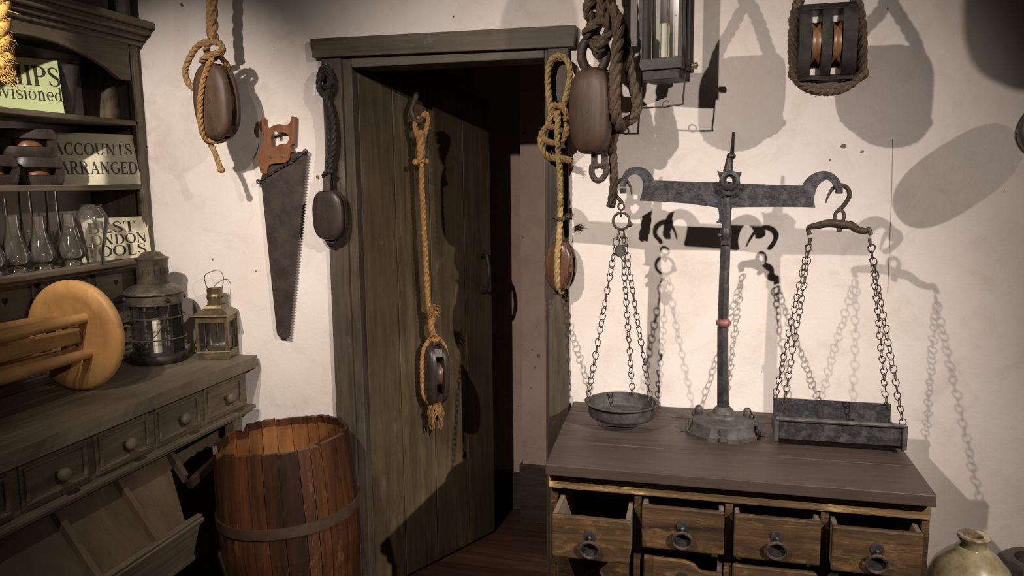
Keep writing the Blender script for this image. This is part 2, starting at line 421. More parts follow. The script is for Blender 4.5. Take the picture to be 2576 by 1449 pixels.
MAT['steel'] = plain('dull nail steel', (0.42, 0.40, 0.37), (0.62, 0.60, 0.56), 60, 0.4, 0.7, 0.1)
MAT['saw'] = plain('rusted saw steel', (0.028, 0.021, 0.017), (0.062, 0.047, 0.038), 18, 0.55, 0.35, 0.15, 0.4)
MAT['saw_handle'] = wood('red brown handle wood', (0.13, 0.05, 0.02), (0.27, 0.115, 0.05), (0.19, 0.08, 0.035), 'z', 30, 0.42, 8, 0.15)
MAT['brass'] = plain('tarnished brass', (0.115, 0.088, 0.05), (0.28, 0.21, 0.11), 25, 0.42, 0.75, 0.15, c3=(0.10, 0.08, 0.055))
MAT['tin'] = plain('dull lantern tin', (0.07, 0.06, 0.045), (0.17, 0.145, 0.105), 25, 0.48, 0.6, 0.2, c3=(0.06, 0.05, 0.04))
MAT['tin_dark'] = plain('dark lantern tin', (0.010, 0.008, 0.006), (0.032, 0.025, 0.019), 30, 0.55, 0.2, 0.25)
MAT['glass'] = glass_mat('clear chimney glass', film=0.035, filmc=(0.62, 0.56, 0.47))
MAT['pane'] = glass_mat('dusty lantern glass', (0.985, 0.99, 0.988), 0.08, 0.012)
MAT['candle'] = plain('candle wax', (0.62, 0.58, 0.45), (0.74, 0.70, 0.56), 30, 0.5, 0, 0.1)
MAT['sign'] = plain('cream sign paint', (0.60, 0.56, 0.40), (0.66, 0.62, 0.45), 10, 0.6, 0, 0.03, 0.3)
MAT['sign_green'] = plain('pale green sign paint', (0.46, 0.53, 0.27), (0.52, 0.59, 0.31), 10, 0.6, 0, 0.03, 0.3)
MAT['ink'] = plain('black brown lettering paint', (0.022, 0.014, 0.010), (0.04, 0.026, 0.018), 40, 0.55, 0, 0.0)
MAT['pink'] = plain('dull red ball', (0.17, 0.055, 0.055), (0.25, 0.09, 0.085), 30, 0.5, 0, 0.1)
MAT['stoneware'] = plain('mottled cream glaze', (0.24, 0.18, 0.09), (0.47, 0.40, 0.24), 22, 0.35, 0, 0.1, 0.5, c3=(0.12, 0.075, 0.035), coat=0.6)
MAT['dark_pot'] = plain('dark glazed pot', (0.03, 0.024, 0.019), (0.06, 0.048, 0.038), 14, 0.4, 0, 0.1)
MAT['bucket'] = plain('dull grey zinc', (0.06, 0.055, 0.048), (0.12, 0.11, 0.095), 20, 0.6, 0.2, 0.1)
MAT['dirt'] = plain('dirty crack', (0.36, 0.30, 0.26), (0.44, 0.375, 0.33), 40, 0.9, 0, 0.0)

# ================================================================ setting
mb = MB()
HX0, HX1, HZ = -1.36, -0.50, 2.17
mb.box((-2.62, 0, 0), (HX0, 0.13, 3.35)); mb.box((HX1, 0, 0), (2.9, 0.13, 3.35)); mb.box((HX0, 0, HZ), (HX1, 0.13, 3.35))
WB = struct('wall_back', mb, MAT['plaster'], smooth=False)
cr = [at(2246, 352, -.0006), at(2243, 480, -.0006), at(2239, 600, -.0006), at(2233, 738, -.0006)]
build('crack', MB().tube(cr, .0012, 4), MAT['dirt'], WB, smooth=False)
mb = MB().box((-2.62, -3.2, 0), (-2.5, 0, 3.35)); struct('wall_left', mb, MAT['plaster'], smooth=False)
mb = MB()
y = -3.2; k = 0
while y < 1.3:
    mb.tone = random.random(); mb.box((-2.62, y, -0.04), (2.9, y + 0.158, 0.0)); y += 0.162
mb.tone = 0.1; mb.box((-2.62, -3.2, -0.08), (2.9, 1.3, -0.041))
struct('floor', mb, MAT['floor'], smooth=False)
mb = MB().box((-2.62, -3.2, 3.35), (2.9, 0.13, 3.42)); struct('ceiling', mb, MAT['frame_x'], smooth=False)

# passage behind the door
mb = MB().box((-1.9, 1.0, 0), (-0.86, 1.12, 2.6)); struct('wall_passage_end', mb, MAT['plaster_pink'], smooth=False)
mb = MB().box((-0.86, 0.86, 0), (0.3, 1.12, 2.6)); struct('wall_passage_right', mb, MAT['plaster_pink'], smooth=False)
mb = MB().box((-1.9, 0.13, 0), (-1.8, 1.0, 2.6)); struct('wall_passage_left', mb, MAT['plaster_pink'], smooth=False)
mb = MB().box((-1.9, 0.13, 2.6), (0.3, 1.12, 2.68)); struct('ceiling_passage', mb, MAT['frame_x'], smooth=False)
mb = MB().box((-1.8, 0.978, 0), (-0.872, 1.0, 0.20)); struct('baseboard_end', mb, MAT['skirting'], bevel=0.003, smooth=False)
mb = MB().box((-0.872, 0.835, 0), (0.3, 0.86, 0.30)); mb.box((-0.872, 0.86, 0), (-0.86, 0.978, 0.30)); struct('baseboard_right', mb, MAT['skirting'], bevel=0.003, smooth=False)

# door frame
def jag(mb, x0, x1, y0, y1, z0, z1): return mb.box((x0, y0, z0), (x1, y1, z1))
a, b, c, d = at(780, 97, -.034), at(1448, 62, -.034), at(1443, 117, -.034), at(785, 145, -.034)
mb = MB().plate([a, b, (b.x + .001, -.034, b.z - .02), c, d, (a.x - .001, -.034, a.z - .03)], (0, 0.034, 0))
struct('trim_1', mb, MAT['frame_x'], bevel=0.004, smooth=False)                       # lintel board
mb = MB(); jag(mb, -1.418, -1.338, -.022, 0, 0, 2.168); jag(mb, -1.338, -1.30, -.010, 0.13, 0, 2.168)
struct('trim_2', mb, MAT['frame'], bevel=0.003, smooth=False)                          # left jamb
mb = MB(); jag(mb, -0.548, -0.474, -.022, 0, 0, 2.168); jag(mb, -0.562, -0.548, -.012, 0.13, 0, 2.168)
struct('trim_3', mb, MAT['frame'], bevel=0.003, smooth=False)                          # right jamb
mb = MB(); jag(mb, -1.30, -0.562, -.012, 0.13, 2.132, 2.168)
struct('trim_4', mb, MAT['frame_x'], bevel=0.003, smooth=False)                        # head stop

# the plank door stands half open, away from us
DH = V((-1.297, 0.035, 0)); DF = V((-0.962, 0.690, 0)); DD = (DF - DH).normalized(); DW = (DF - DH).length
DN = V((DD.y, -DD.x, 0))                              # towards us
mb = MB()
def ontodoor(u, v, off=0.0): return atp(u, v, DH + DN*off, DN)
seams = [0.0] + [(ontodoor(u, 800) - DH).dot(DD) for u in (1004, 1088, 1172)] + [DW]
for i in range(4):
    s0, s1 = seams[i] + (0.0015 if i else 0), seams[i+1] - 0.0015
    mb.tone = [0.35, 0.65, 0.8, 0.45][i]
    q = []
    for z in (0, 1):
        for s, o in ((s0, 0.0), (s1, 0.0), (s1, -0.035), (s0, -0.035)):
            zt = 2.122 - 0.055*s/DW
            p = DH + DD*s + DN*o; q.append((p.x, p.y, zt if z else 0.012))
    mb.hexa(q)
mb.tone = 0.2
for z in (0.35, 1.75):
    mb.bar(DH + DD*0.05 - DN*0.05 + V((0, 0, z)), DF - DD*0.05 - DN*0.05 + V((0, 0, z)), 0.03, 0.14)
door = struct('door_1', mb, MAT['door'], bevel=0.002, smooth=False)
hp = ontodoor(1216, 690, 0.0)
mb = MB()
U = V((0, 0, 1))
top, bot = ontodoor(1216, 640, 0), ontodoor(1216, 728, 0)
for c_ in (top, bot): mb.lathe([(0.001, .010), (0.014, .008), (0.02, .004), (0.021, 0)][::-1], c_, DN, 14)
pth = [top + DN*.01, top + DN*.03 - U*.012 - DD*.006, (top+bot)/2 + DN*.045 - DD*.012, bot + DN*.03 + U*.012 - DD*.006, bot + DN*.01]
pth = [V(p) for p in spline([tuple(p) for p in pth], 6)]
mb.tube(pth, [0.005 + 0.004*math.sin(PI*i/(len(pth)-1)) for i in range(len(pth))], 8)
mb.bar(top + DN*.012 - DD*.035, top + DN*.012 + DD*.02, .006, .012)
build('door_handle', mb, MAT['iron'], door)
hk = MB()
def dp(u, v, off): return tuple(ontodoor(u, v, off))
hk.tube([V(p) for p in spline([dp(1060, 210, 0.0), dp(1058, 212, .03), dp(1052, 228, .05), dp(1042, 255, .055), dp(1036, 280, .06), dp(1044, 303, .07), dp(1058, 306, .085), dp(1066, 294, .095)], 6)],
        [0.011]*36 + [0.008]*7, 8)
build('hook', hk, MAT['rust'], door)

# ================================================================ dresser against the left wall
XW = -1.755                    # front edge of the worktop
XD = -1.80                     # drawer fronts
XH = -2.22                     # front edge of the upper shelves
ZT = 1.012
YE, YS = -0.022, -1.75         # end by the back wall, far (unseen) end
dr = thing('dresser', 'grey-brown wooden dresser base with small drawers over tilted open bins', 'dresser', (-2.1, -0.9, 0))
mb = MB()
# worktop with a worn wavy front edge
N = 40
for i in range(N):
    y0 = YS + (YE - YS)*i/N; y1 = YS + (YE - YS)*(i+1)/N
    w0 = 0.006*math.sin(i*.55) + .004*math.sin(i*1.3+1); w1 = 0.006*math.sin((i+1)*.55) + .004*math.sin((i+1)*1.3+1)
    mb.hexa([(-2.498, y0, ZT-.045), (XW, y0, ZT-.045), (XW, y1, ZT-.045), (-2.498, y1, ZT-.045),
             (-2.498, y0, ZT), (XW-.008+w0, y0, ZT), (XW-.008+w1, y1, ZT), (-2.498, y1, ZT)])
build('worktop', mb, MAT['dresser'], dr, smooth=False)
mb = MB().box((-2.49, YS, .965), (XD-.012, YE-.03, .79))
mb.box((-2.49, YE-.055, 0.0), (XD-.03, YE-.03, .80)); mb.box((-2.49, YS, 0), (XD-.03, YS+.03, .80))
mb.box((-2.498, YS, 0.0), (-2.47, YE-.03, .80)); mb.box((-2.47, YS, .02), (XD-.02, YE-.03, .05))
mb.box((XD-.06, YE-.10, 0), (XD-.02, YE-.055, .79))
build('carcass', mb, MAT['dresser'], dr, smooth=False)
mb = MB()
mb.box((XD-.02, YS, .795), (-1.768, YE-.015, .81)); mb.box((XD-.02, YS, .782), (-1.780, YE-.022, .796)); mb.box((XD-.02, YS, .955), (-1.785, YE-.02, .967))
mb.box((XD-.014, YS, .81), (XD, YE-.028, .955))
build('moulding', mb, MAT['dresser'], dr, bevel=.003, smooth=False)
for k in range(6):
    yc = -0.207 - 0.2685*k
    mb = MB(); y0, y1, z0, z1 = yc-.120, yc+.120, .818, .950
    mb.box((XD-.002, y0, z0), (XD+.006, y1, z1))
    for (ya, yb, za, zb) in ((y0+.012, y1-.012, z0+.012, z0+.022), (y0+.012, y1-.012, z1-.022, z1-.012), (y0+.012, y0+.024, z0+.022, z1-.022), (y1-.024, y1-.012, z0+.022, z1-.022)):
        mb.box((XD+.006, ya, za), (XD+.013, yb, zb))
    dd = build('drawer', mb, MAT['dresser'], dr, bevel=.0025, smooth=False)
    kb = MB().lathe([(.008, 0), (.009, .012), (.015, .018), (.0205, .027), (.0205, .034), (.015, .042), (.006, .045)], (XD+.006, yc, .882), (1, 0, 0), 18)
    build('knob', kb, MAT['dresser'], dd, angle=60)
# open bins below: sloping dividers and a leaning front board
DT, DB = (-1.805, .768), (-1.672, .575)
mb = MB(); bx_ = lambda z: DT[0] - .028 + (DB[0]-DT[0])*(DT[1]-z)/(DT[1]-DB[1])
mb.hexa([(bx_(.535)-.014, YS+.03, .535), (bx_(.535), YS+.03, .535), (bx_(.535), -.625, .535), (bx_(.535)-.014, -.625, .535), (bx_(.785)-.014, YS+.03, .785), (bx_(.785), YS+.03, .785), (bx_(.785), -.50, .785), (bx_(.785)-.014, -.50, .785)])
build('bin_back', mb, MAT['bin'], dr, smooth=False)
for yc in (-1.52, -1.265, -1.01, -.762, -.509):
    pf = [(DT[0], DT[1]), (DB[0], DB[1]), (DB[0]-.004, .560), (bx_(.56)-.004, .560), (bx_(.775)-.004, .775)]
    if yc == -.509: pf = [(DT[0], DT[1]), (-1.752, .69), (bx_(.66)-.004, .66), (bx_(.775)-.004, .775)]
    mb = MB().plate([(x, yc-.010, z) for x, z in pf], (0, .020, 0)); build('divider', mb, MAT['bin'], dr, bevel=.002, smooth=False)
mb = MB()
def fb(x, z, dx, h, t): mb.hexa([(x, YS, z), (x+t, YS, z), (x+t, -.555, z), (x, -.555, z), (x+dx, YS, z+h), (x+dx+t, YS, z+h), (x+dx+t, -.555, z+h), (x+dx, -.555, z+h)])
fb(-1.735, .41, .045, .15, .022); fb(-1.695, .545, .006, .018, .034); fb(-1.688, .563, .002, .012, .024); fb(-1.735, .40, .004, .02, .03)
build('bin_front', mb, MAT['dresser'], dr, bevel=.004, smooth=False)
mb = MB().box((-1.96, YS, .40), (-1.71, -.555, .42)); build('bin_floor', mb, MAT['bin'], dr, smooth=False)
mb = MB().bar((-1.80, -.44, .62), (-1.80, -.10, .70), .02, .03); build('brace', mb, MAT['hoop'], dr, smooth=False)

# ---------------------------------------------------------------- hutch on top of the base
S1, S2, S3, S4 = 1.413, 1.706, 1.960, 2.24
hu = thing('shelf_hutch', 'grey-brown open shelf hutch with cornice standing on the dresser base', 'shelves', (-2.36, -0.9, ZT))
mb = MB().box((-2.498, YS, ZT), (-2.478, YE-.02, 2.33)); build('back_panel', mb, MAT['plaster'], hu, smooth=False)
mb = MB().box((-2.498, YE-.028, ZT), (XH-.02, YE-.003, 2.33)); build('side_panel', mb, MAT['dresser_z'], hu, smooth=False); mb = MB().box((-2.498, YS, ZT), (XH-.02, YS+.028, 2.33)); build('side_panel', mb, MAT['dresser_z'], hu, smooth=False)
mb = MB().box((XH-.022, YE-.042, S1), (XH, YE, 2.30)); mb.box((XH-.008, YE-.034, S1+.02), (XH+.004, YE-.010, 2.24)); build('post', mb, MAT['dresser_z'], hu, bevel=.003, smooth=False)
mb = MB().box((XH-.022, YS, S1), (XH, YS+.075, 2.30))
build('post', mb, MAT['dresser_z'], hu, bevel=.003, smooth=False)
for z, x1 in ((S1, XH+.035), (S2, XH), (S3, XH), (S4+.005, XH-.03)):
    mb = MB().box((-2.478, YS+.02, z-.020), (x1, YE-.03 if z != S1 else YE-.012, z)); build('shelf', mb, MAT['dresser'], hu, bevel=.003, smooth=False)
# arched frieze under the cornice
yl, yr, zb, zt = YS, YE-.05, 2.115, 2.30
arch = [(yr, zb), (yr-.02, zb)]
for i in range(13):
    t = i/12; arch.append((yr-.06-(.78)*t, zb + .095*math.sin(PI*t)**.75))
arch += [(yr-.88, zb), (yr-.96, zb)]
for i in range(13):
    t = i/12; arch.append((yr-.98-(.70)*t, zb + .095*math.sin(PI*t)**.75))
arch += [(yl, zb), (yl, zt), (yr, zt)]
mb = MB().plate([(XH-.020, y_, z_) for y_, z_ in arch], (.018, 0, 0)); build('frieze', mb, MAT['dresser'], hu, smooth=False)
mb = MB()
for x, z0, z1 in ((XH+.012, 2.255, 2.275), (XH+.03, 2.275, 2.295), (XH+.052, 2.295, 2.320), (XH+.075, 2.320, 2.345)):
    mb.box((-2.498, YS, z0), (x, YE+.012-.0 if z1 < 2.3 else YE+.016, z1))
build('cornice', mb, MAT['dresser'], hu, bevel=.005, smooth=False)
XS = -2.285                   # fronts of the little drawers under the lowest shelf
mb = MB().box((-2.478, YS, ZT), (XS-.006, YE-.012, S1-.02)); mb.box((XS-.02, YS, ZT), (XS+.05, YE-.012, ZT+.030)); mb.box((XS-.02, YS, ZT+.030), (XS+.03, YE-.012, ZT+.042)); mb.box((XS-.02, YS, S1-.038), (XH+.0, YE-.012, S1-.02))
build('drawer_case', mb, MAT['dresser'], hu, bevel=.004, smooth=False)
for r_, (z0, z1) in enumerate(((1.245, 1.368), (1.150, 1.232), (1.066, 1.138))):
    for k in range(6):
        yc = -.168 - .255*k; mb = MB(); y0, y1 = yc-.113, yc+.113
        outer = [(XS-.008, y0, z0), (XS-.008, y1, z0), (XS-.008, y1, z1), (XS-.008, y0, z1)]
        zc = (z0+z1)/2 + .012
        hs = .016
        heart = [(XS-.008, yc + hs*.8*math.sin(t)**3, zc + hs*(.81*math.cos(t) - .31*math.cos(2*t) - .12*math.cos(3*t) - .06*math.cos(4*t))) for t in [2*PI*i/22 for i in range(22)]]
        mb.plate(outer, (.010, 0, 0), [heart] if r_ == 0 else [])
        for (ya, yb, za, zb_) in ((y0, y1, z0, z0+.009), (y0, y1, z1-.009, z1), (y0, y0+.010, z0+.009, z1-.009), (y1-.010, y1, z0+.009, z1-.009)):
            mb.box((XS+.002, ya, za), (XS+.010, yb, zb_))
        o = build('drawer', mb, MAT['dresser'], hu, bevel=.002, smooth=False)
        if r_ == 0:
            hb = MB().box((XS-.0058, yc-.02, zc-.022), (XS-.0050, yc+.02, zc+.02)); build('hole_shade', hb, MAT['block_black'], o, smooth=False)  # black sheet behind the heart cut-out stands in for the shade inside it

# ================================================================ painted signs
def arc(cx, cy, rx, ry, a0, a1, thick, thin, n=18):
    out = []
    for i in range(n+1):
        a = math.radians(a0 + (a1-a0)*i/n); c = abs(math.cos(a))
        out.append((cx+rx*math.cos(a), cy+ry*math.sin(a), thin+(thick-thin)*c**1.6))
    return out
def ln(x0, y0, x1, y1, w0, w1=None): return [(x0, y0, w0), (x1, y1, w1 or w0)]
def sf(x, y, w=.26, h=.045): return [(x-w/2, y, h), (x+w/2, y, h)]
def sp(*pts): return spline(list(pts), 6)
TH, TN = .16, .06
S_UP = sp((.50,.74,.06),(.44,.90,.07),(.28,.97,.06),(.11,.89,.09),(.09,.72,.13),(.24,.56,.16),(.42,.43,.16),(.51,.27,.13),(.45,.10,.09),(.27,.03,.06),(.11,.10,.07),(.05,.28,.06))
GL = {
 'A': (.80, [ln(.13,.02,.40,.98,TN), ln(.38,.98,.68,.02,TH), ln(.22,.34,.56,.34,TN), sf(.12,.022,.22), sf(.68,.022,.26)]),
 'B': (.66, [ln(.15,0,.15,1,TH), sf(.13,.022), sf(.13,.978), ln(.13,.978,.34,.978,TN), ln(.13,.53,.36,.53,TN), ln(.13,.022,.36,.022,TN), arc(.33,.755,.19,.225,90,-90,TH,TN), arc(.35,.275,.23,.255,90,-90,TH,TN)]),
 'C': (.74, [arc(.42,.5,.34,.475,48,312,TH,TN,26), ln(.64,.66,.66,.98,.05), ln(.64,.34,.66,.06,.04)]),
 'D': (.80, [ln(.15,0,.15,1,TH), sf(.13,.022), sf(.13,.978), ln(.13,.978,.36,.978,TN), ln(.13,.022,.36,.022,TN), arc(.34,.5,.36,.478,90,-90,TH,TN,22)]),
 'E': (.64, [ln(.15,0,.15,1,TH), sf(.13,.022), sf(.13,.978), ln(.13,.978,.54,.978,TN), ln(.13,.52,.42,.52,TN), ln(.13,.022,.56,.022,TN), ln(.535,.98,.535,.80,.06,.03), ln(.56,.02,.58,.24,.06,.03), ln(.42,.42,.42,.62,.045)]),
 'G': (.80, [arc(.42,.5,.34,.475,48,345,TH,TN,26), ln(.64,.66,.66,.98,.05), ln(.66,.06,.66,.42,.12), sf(.66,.42,.26)]),
 'H': (.80, [ln(.16,0,.16,1,TH), ln(.62,0,.62,1,TH), ln(.16,.52,.62,.52,TN), sf(.16,.022), sf(.16,.978), sf(.62,.022), sf(.62,.978)]),
 'I': (.32, [ln(.16,0,.16,1,TH), sf(.16,.022), sf(.16,.978)]),
 'L': (.62, [ln(.15,0,.15,1,TH), sf(.15,.022), sf(.15,.978), ln(.13,.022,.54,.022,TN), ln(.54,.02,.57,.26,.06,.03)]),
 'N': (.86, [ln(.15,0,.15,1,TN), ln(.14,.98,.68,.03,TH), ln(.69,0,.69,1,TN), sf(.14,.022,.22), sf(.10,.978,.18), sf(.69,.978,.22)]),
 'O': (.84, [arc(.42,.5,.35,.475,0,360,TH,TN,34)]),
 'P': (.64, [ln(.15,0,.15,1,TH), sf(.15,.022), sf(.13,.978), ln(.13,.978,.34,.978,TN), ln(.13,.47,.34,.47,TN), arc(.32,.725,.23,.255,90,-90,TH,TN)]),
 'R': (.76, [ln(.15,0,.15,1,TH), sf(.15,.022), sf(.13,.978), ln(.13,.978,.34,.978,TN), ln(.13,.50,.34,.50,TN), arc(.33,.74,.21,.24,90,-90,TH,TN), ln(.32,.50,.62,.03,TH*.9), sf(.66,.022,.18)]),
 'S': (.58, [S_UP]),
 'T': (.70, [ln(.35,0,.35,1,TH), sf(.35,.022), ln(.05,.978,.65,.978,TN), ln(.05,.98,.03,.76,.06,.03), ln(.65,.98,.67,.76,.06,.03)]),
 'U': (.82, [ln(.17,.98,.17,.32,TH), arc(.405,.32,.235,.295,180,360,TH*.8,TN), ln(.64,.30,.64,.98,TN), sf(.17,.978), sf(.64,.978,.2)]),
 'o': (.56, [arc(.27,.33,.21,.31,0,360,.12,.045,26)]),
 'v': (.54, [ln(.08,.64,.27,.02,.12), ln(.45,.64,.27,.02,.045), sf(.09,.64,.2), sf(.45,.64,.16)]),
 'i': (.28, [ln(.14,0,.14,.64,.12), sf(.14,.02,.24), sf(.10,.63,.14), arc(.14,.86,.03,.03,0,360,.07,.07,8)]),
 's': (.44, [[(x*.8, y*.66, ww*.8) for x, y, ww in S_UP]]),
 'n': (.60, [ln(.14,0,.14,.64,.12), sf(.14,.02,.22), sf(.10,.63,.14), sp((.16,.48,.05),(.28,.62,.07),(.40,.58,.10),(.44,.42,.12)), ln(.44,.44,.44,0,.12), sf(.44,.02,.22)]),
 'e': (.50, [arc(.26,.33,.20,.31,0,310,.12,.045,24), ln(.08,.36,.46,.36,.045)]),
 'd': (.58, [arc(.26,.31,.19,.29,40,320,.12,.045,22), ln(.44,0,.44,.98,.12), sf(.39,.97,.16), sf(.48,.02,.16)]),
 'r': (.46, [ln(.14,0,.14,.64,.12), sf(.14,.02,.24), sf(.10,.63,.14), sp((.16,.46,.05),(.26,.60,.07),(.38,.62,.12))]),
 'p': (.60, [ln(.14,-.3,.14,.64,.12), sf(.14,-.28,.24), sf(.10,.63,.14), arc(.31,.32,.20,.30,140,-140,.12,.045,22)]),
}
def stroke(pts):
    n = len(pts); L = []; Rr = []
    for i in range(n):
        a = pts[max(0, i-1)]; b = pts[min(n-1, i+1)]
        dx, dy = b[0]-a[0], b[1]-a[1]; l = math.hypot(dx, dy) or 1
        nx, ny = -dy/l, dx/l; w_ = pts[i][2]/2
        L.append((pts[i][0]+nx*w_, pts[i][1]+ny*w_)); Rr.append((pts[i][0]-nx*w_, pts[i][1]-ny*w_))
    return L, Rr
def text_width(t, gap): return sum((GL[c][0] if c != ' ' else .4) + gap for c in t) - gap
def letter(mb, t, O, ex, ez, x, z, h, width=None, gap=.06, lift=None):
    """t on the plane O + ex*s + ez*t with baseline start (x, z), cap height h, stretched to width."""
    k = (width / (text_width(t, gap)*h)) if width else 1.0
    cx = x; j = 0
    for ch in t:
        if ch == ' ': cx += (.4+gap)*h*k; continue
        wd, ss = GL[ch]
        for s_ in ss:
            L, Rr = stroke(s_); j += 1; lf = lift*(1 + .02*(j % 7)); n = len(L)
            P = lambda p: V(O) + ex*(cx + p[0]*h*k) + ez*(z + p[1]*h) + lf
            mb.add([P(p) for p in L] + [P(p) for p in Rr], [(i, i+1, n+i+1, n+i) for i in range(n-1)])
        cx += (wd+gap)*h*k
    return mb

def sign(name_label, BL, BR, h, lean, lines, mat, th=.006):
    """board with bottom corners BL, BR (left and right as seen), height h, leaning back by lean metres."""
    BL = V(BL); BR = V(BR); ex = (BR-BL).normalized(); W = (BR-BL).length
    nrm = V((-ex.y, ex.x, 0)) * -1
    if nrm.x < 0: nrm = -nrm
    ez = (V((0, 0, 1))*math.sqrt(h*h-lean*lean) - nrm*lean).normalized()
    out = ex.cross(ez) if ex.cross(ez).dot(nrm) > 0 else -ex.cross(ez)
    t = thing('sign_board', name_label, 'sign', (BL+BR)/2, 'painted signs on the dresser shelves')
    mb = MB().plate([BL, BR, BR+ez*h, BL+ez*h], -out*th); build('board', mb, mat, t, bevel=.0012, smooth=False)
    for txt, x, z, hh, wd in lines:
        mb = letter(MB(), txt, BL, ex, ez, x*W, z*h, hh*h, wd*W, lift=out*.0007)
        build('lettering', mb, MAT['ink'], t, smooth=False)
    return t

sign('cream sign reading ACCOUNTS ARRANGED on the middle shelf', (-2.400, -.335, S2+.001), (-2.216, -.066, S2+.001), .200, .025,
     [('ACCOUNTS', .085, .575, .235, .85), ('ARRANGED', .125, .215, .235, .855)], MAT['sign'])
sign('cream sign reading BEST LONDON TOOLS behind a glass vase', (-2.292, -.322, S1+.001), (-2.202, -.052, S1+.001), .165, .018,
     [('BEST', .13, .645, .26, .68), ('LONDON', .03, .365, .245, .93), ('TOOLS', .06, .085, .26, .87)], MAT['sign'])
sign('pale green sign reading SHIPS provisioned on the top shelf', (-2.405, -.640, S3+.001), (-2.262, -.375, S3+.001), .195, .03,
     [('SHIPS', .285, .50, .36, .715), ('provisioned', .10, .235, .25, .90)], MAT['sign_green'])

# ================================================================ glass on the lowest shelf
def chimney(u, v, x, h, rb, kind, label):
    c = atx(u, v, x); c = V((x, c.y, S1))
    if kind == 'bulb':
        pr = [(.80, 0), (.80, .015), (.70, .10), (.95, .17), (1.0, .24), (.97, .31), (.80, .45), (.62, .58), (.50, .72), (.45, .86), (.44, 1.0)]
    elif kind == 'tall':
        pr = [(.78, 0), (.78, .06), (.95, .14), (1.0, .20), (.9, .28), (.66, .40), (.52, .55), (.46, .75), (.44, 1.0)]
    else:
        pr = [(.52, 0), (.50, .02), (.58, .2), (.75, .42), (.95, .66), (1.0, .74), (.93, .83), (.70, .93), (.62, .97), (.74, 1.0)]
    P = [(rb*r, h*z) for r, z, in spline(pr, 4)]
    t = [(max(r-.0018, .001), z) for r, z in P[::-1]]
    mb = MB().lathe(P + t, c, (0, 0, 1), 28, cap=False)
    o = build('lamp_chimney' if kind != 'vase' else 'glass_vase', mb, MAT['glass'], org=tuple(c), angle=70)
    tag(o, label, 'lamp glass' if kind != 'vase' else 'vase', 'lamp glasses on the lowest shelf' if kind != 'vase' else None)
chimney(181, 656, -2.262, .190, .047, 'bulb', 'short clear lamp chimney next to the glass vase, front row')
chimney(106, 666, -2.262, .186, .046, 'bulb', 'short clear lamp chimney in the middle of the front row of glasses')
chimney(41, 673, -2.262, .196, .047, 'bulb', 'short clear lamp chimney third from the glass vase in the front row')
chimney(-22, 681, -2.262, .190, .046, 'bulb', 'short clear lamp chimney cut off by the left edge, front row')
chimney(143, 652, -2.375, .275, .046, 'tall', 'tall narrow clear lamp chimney in the back row nearest the glass vase')
chimney(77, 656, -2.375, .272, .046, 'tall', 'tall narrow clear lamp chimney in the back row, second from the glass vase')
chimney(15, 662, -2.375, .250, .045, 'tall', 'tall narrow clear lamp chimney in the back row at the left edge')
chimney(240, 655, -2.212, .222, .056, 'vase', 'clear glass vase with flared rim in front of the tools sign')

# ================================================================ wooden blocks on the middle shelf
def lying_block(c, L, W, H, ang, label, mat):
    """squat pulley block lying down: rounded body, open slot in its front with a sheave inside"""
    c = V(c); ex = V((math.cos(ang), math.sin(ang), 0)); ey = V((-ex.y, ex.x, 0))
    t = thing('pulley_block', label, 'pulley block', c, 'wooden pulley blocks on the middle shelf')
    def oval(s, z, n=30, e=3.0):
        out = []
        for k in range(n):
            a = 2*PI*k/n; ca, sa = math.cos(a), math.sin(a)
            out.append(c + ex*(math.copysign(abs(ca)**(2/e), ca)*L/2*s) + ey*(math.copysign(abs(sa)**(2/e), sa)*W/2*s) + V((0, 0, z)))
        return out
    for z0, z1, lo, hi in ((0, .36*H, .9, 1.0), (.64*H, H, 1.0, .9)):
        mb = MB(); A = oval(lo if lo < 1 else 1.0, z0); Bm = oval(1.0, (z0+z1)/2); Cc = oval(hi, z1); n = len(A)
        mb.add(A + Bm + Cc, [tuple(range(n))[::-1], tuple(range(2*n, 3*n))] + [(i+q*n, (i+1) % n+q*n, (i+1) % n+(q+1)*n, i+(q+1)*n) for q in (0, 1) for i in range(n)])
        build('cheek', mb, mat, t, angle=50)
    for sx in (-1, 1):
        mb = MB(); q = [c + ex*(sx*L*.29), c + ex*(sx*L*.47), c + ex*(sx*L*.47), c + ex*(sx*L*.29)]
        yy = (-.40*W, -.34*W, .34*W, .40*W)
        P = [q[i] + ey*yy[i] for i in range(4)]
        mb.hexa([p + V((0, 0, .355*H)) for p in P] + [p + V((0, 0, .645*H)) for p in P]); build('chock', mb, mat, t, smooth=False)
    mb = MB().lathe([(.02*L, .37*H), (.27*L, .38*H), (.255*L, .5*H), (.27*L, .62*H), (.02*L, .63*H)], c, (0, 0, 1), 24); build('sheave', mb, MAT['sheave'], t, angle=50)
    return t
def sh(u, v, x): p = atx(u, v, x); return p
p0 = sh(92, 452, -2.305); lying_block((-2.305, p0.y, S2), .170, .125, .098, math.radians(62), 'lower wooden pulley block of the stack of two before the accounts sign', MAT['block_dark'])
p1 = sh(72, 386, -2.31); lying_block((-2.312, p1.y, S2+.0985), .185, .12, .096, math.radians(54), 'upper wooden pulley block of the stack of two, dark with a slot', MAT['block_dark'])
p2 = sh(-18, 452, -2.30); lying_block((-2.30, p2.y-.01, S2), .16, .12, .10, math.radians(75), 'wooden pulley block cut off at the left edge beside the stack of two', MAT['block_dark'])

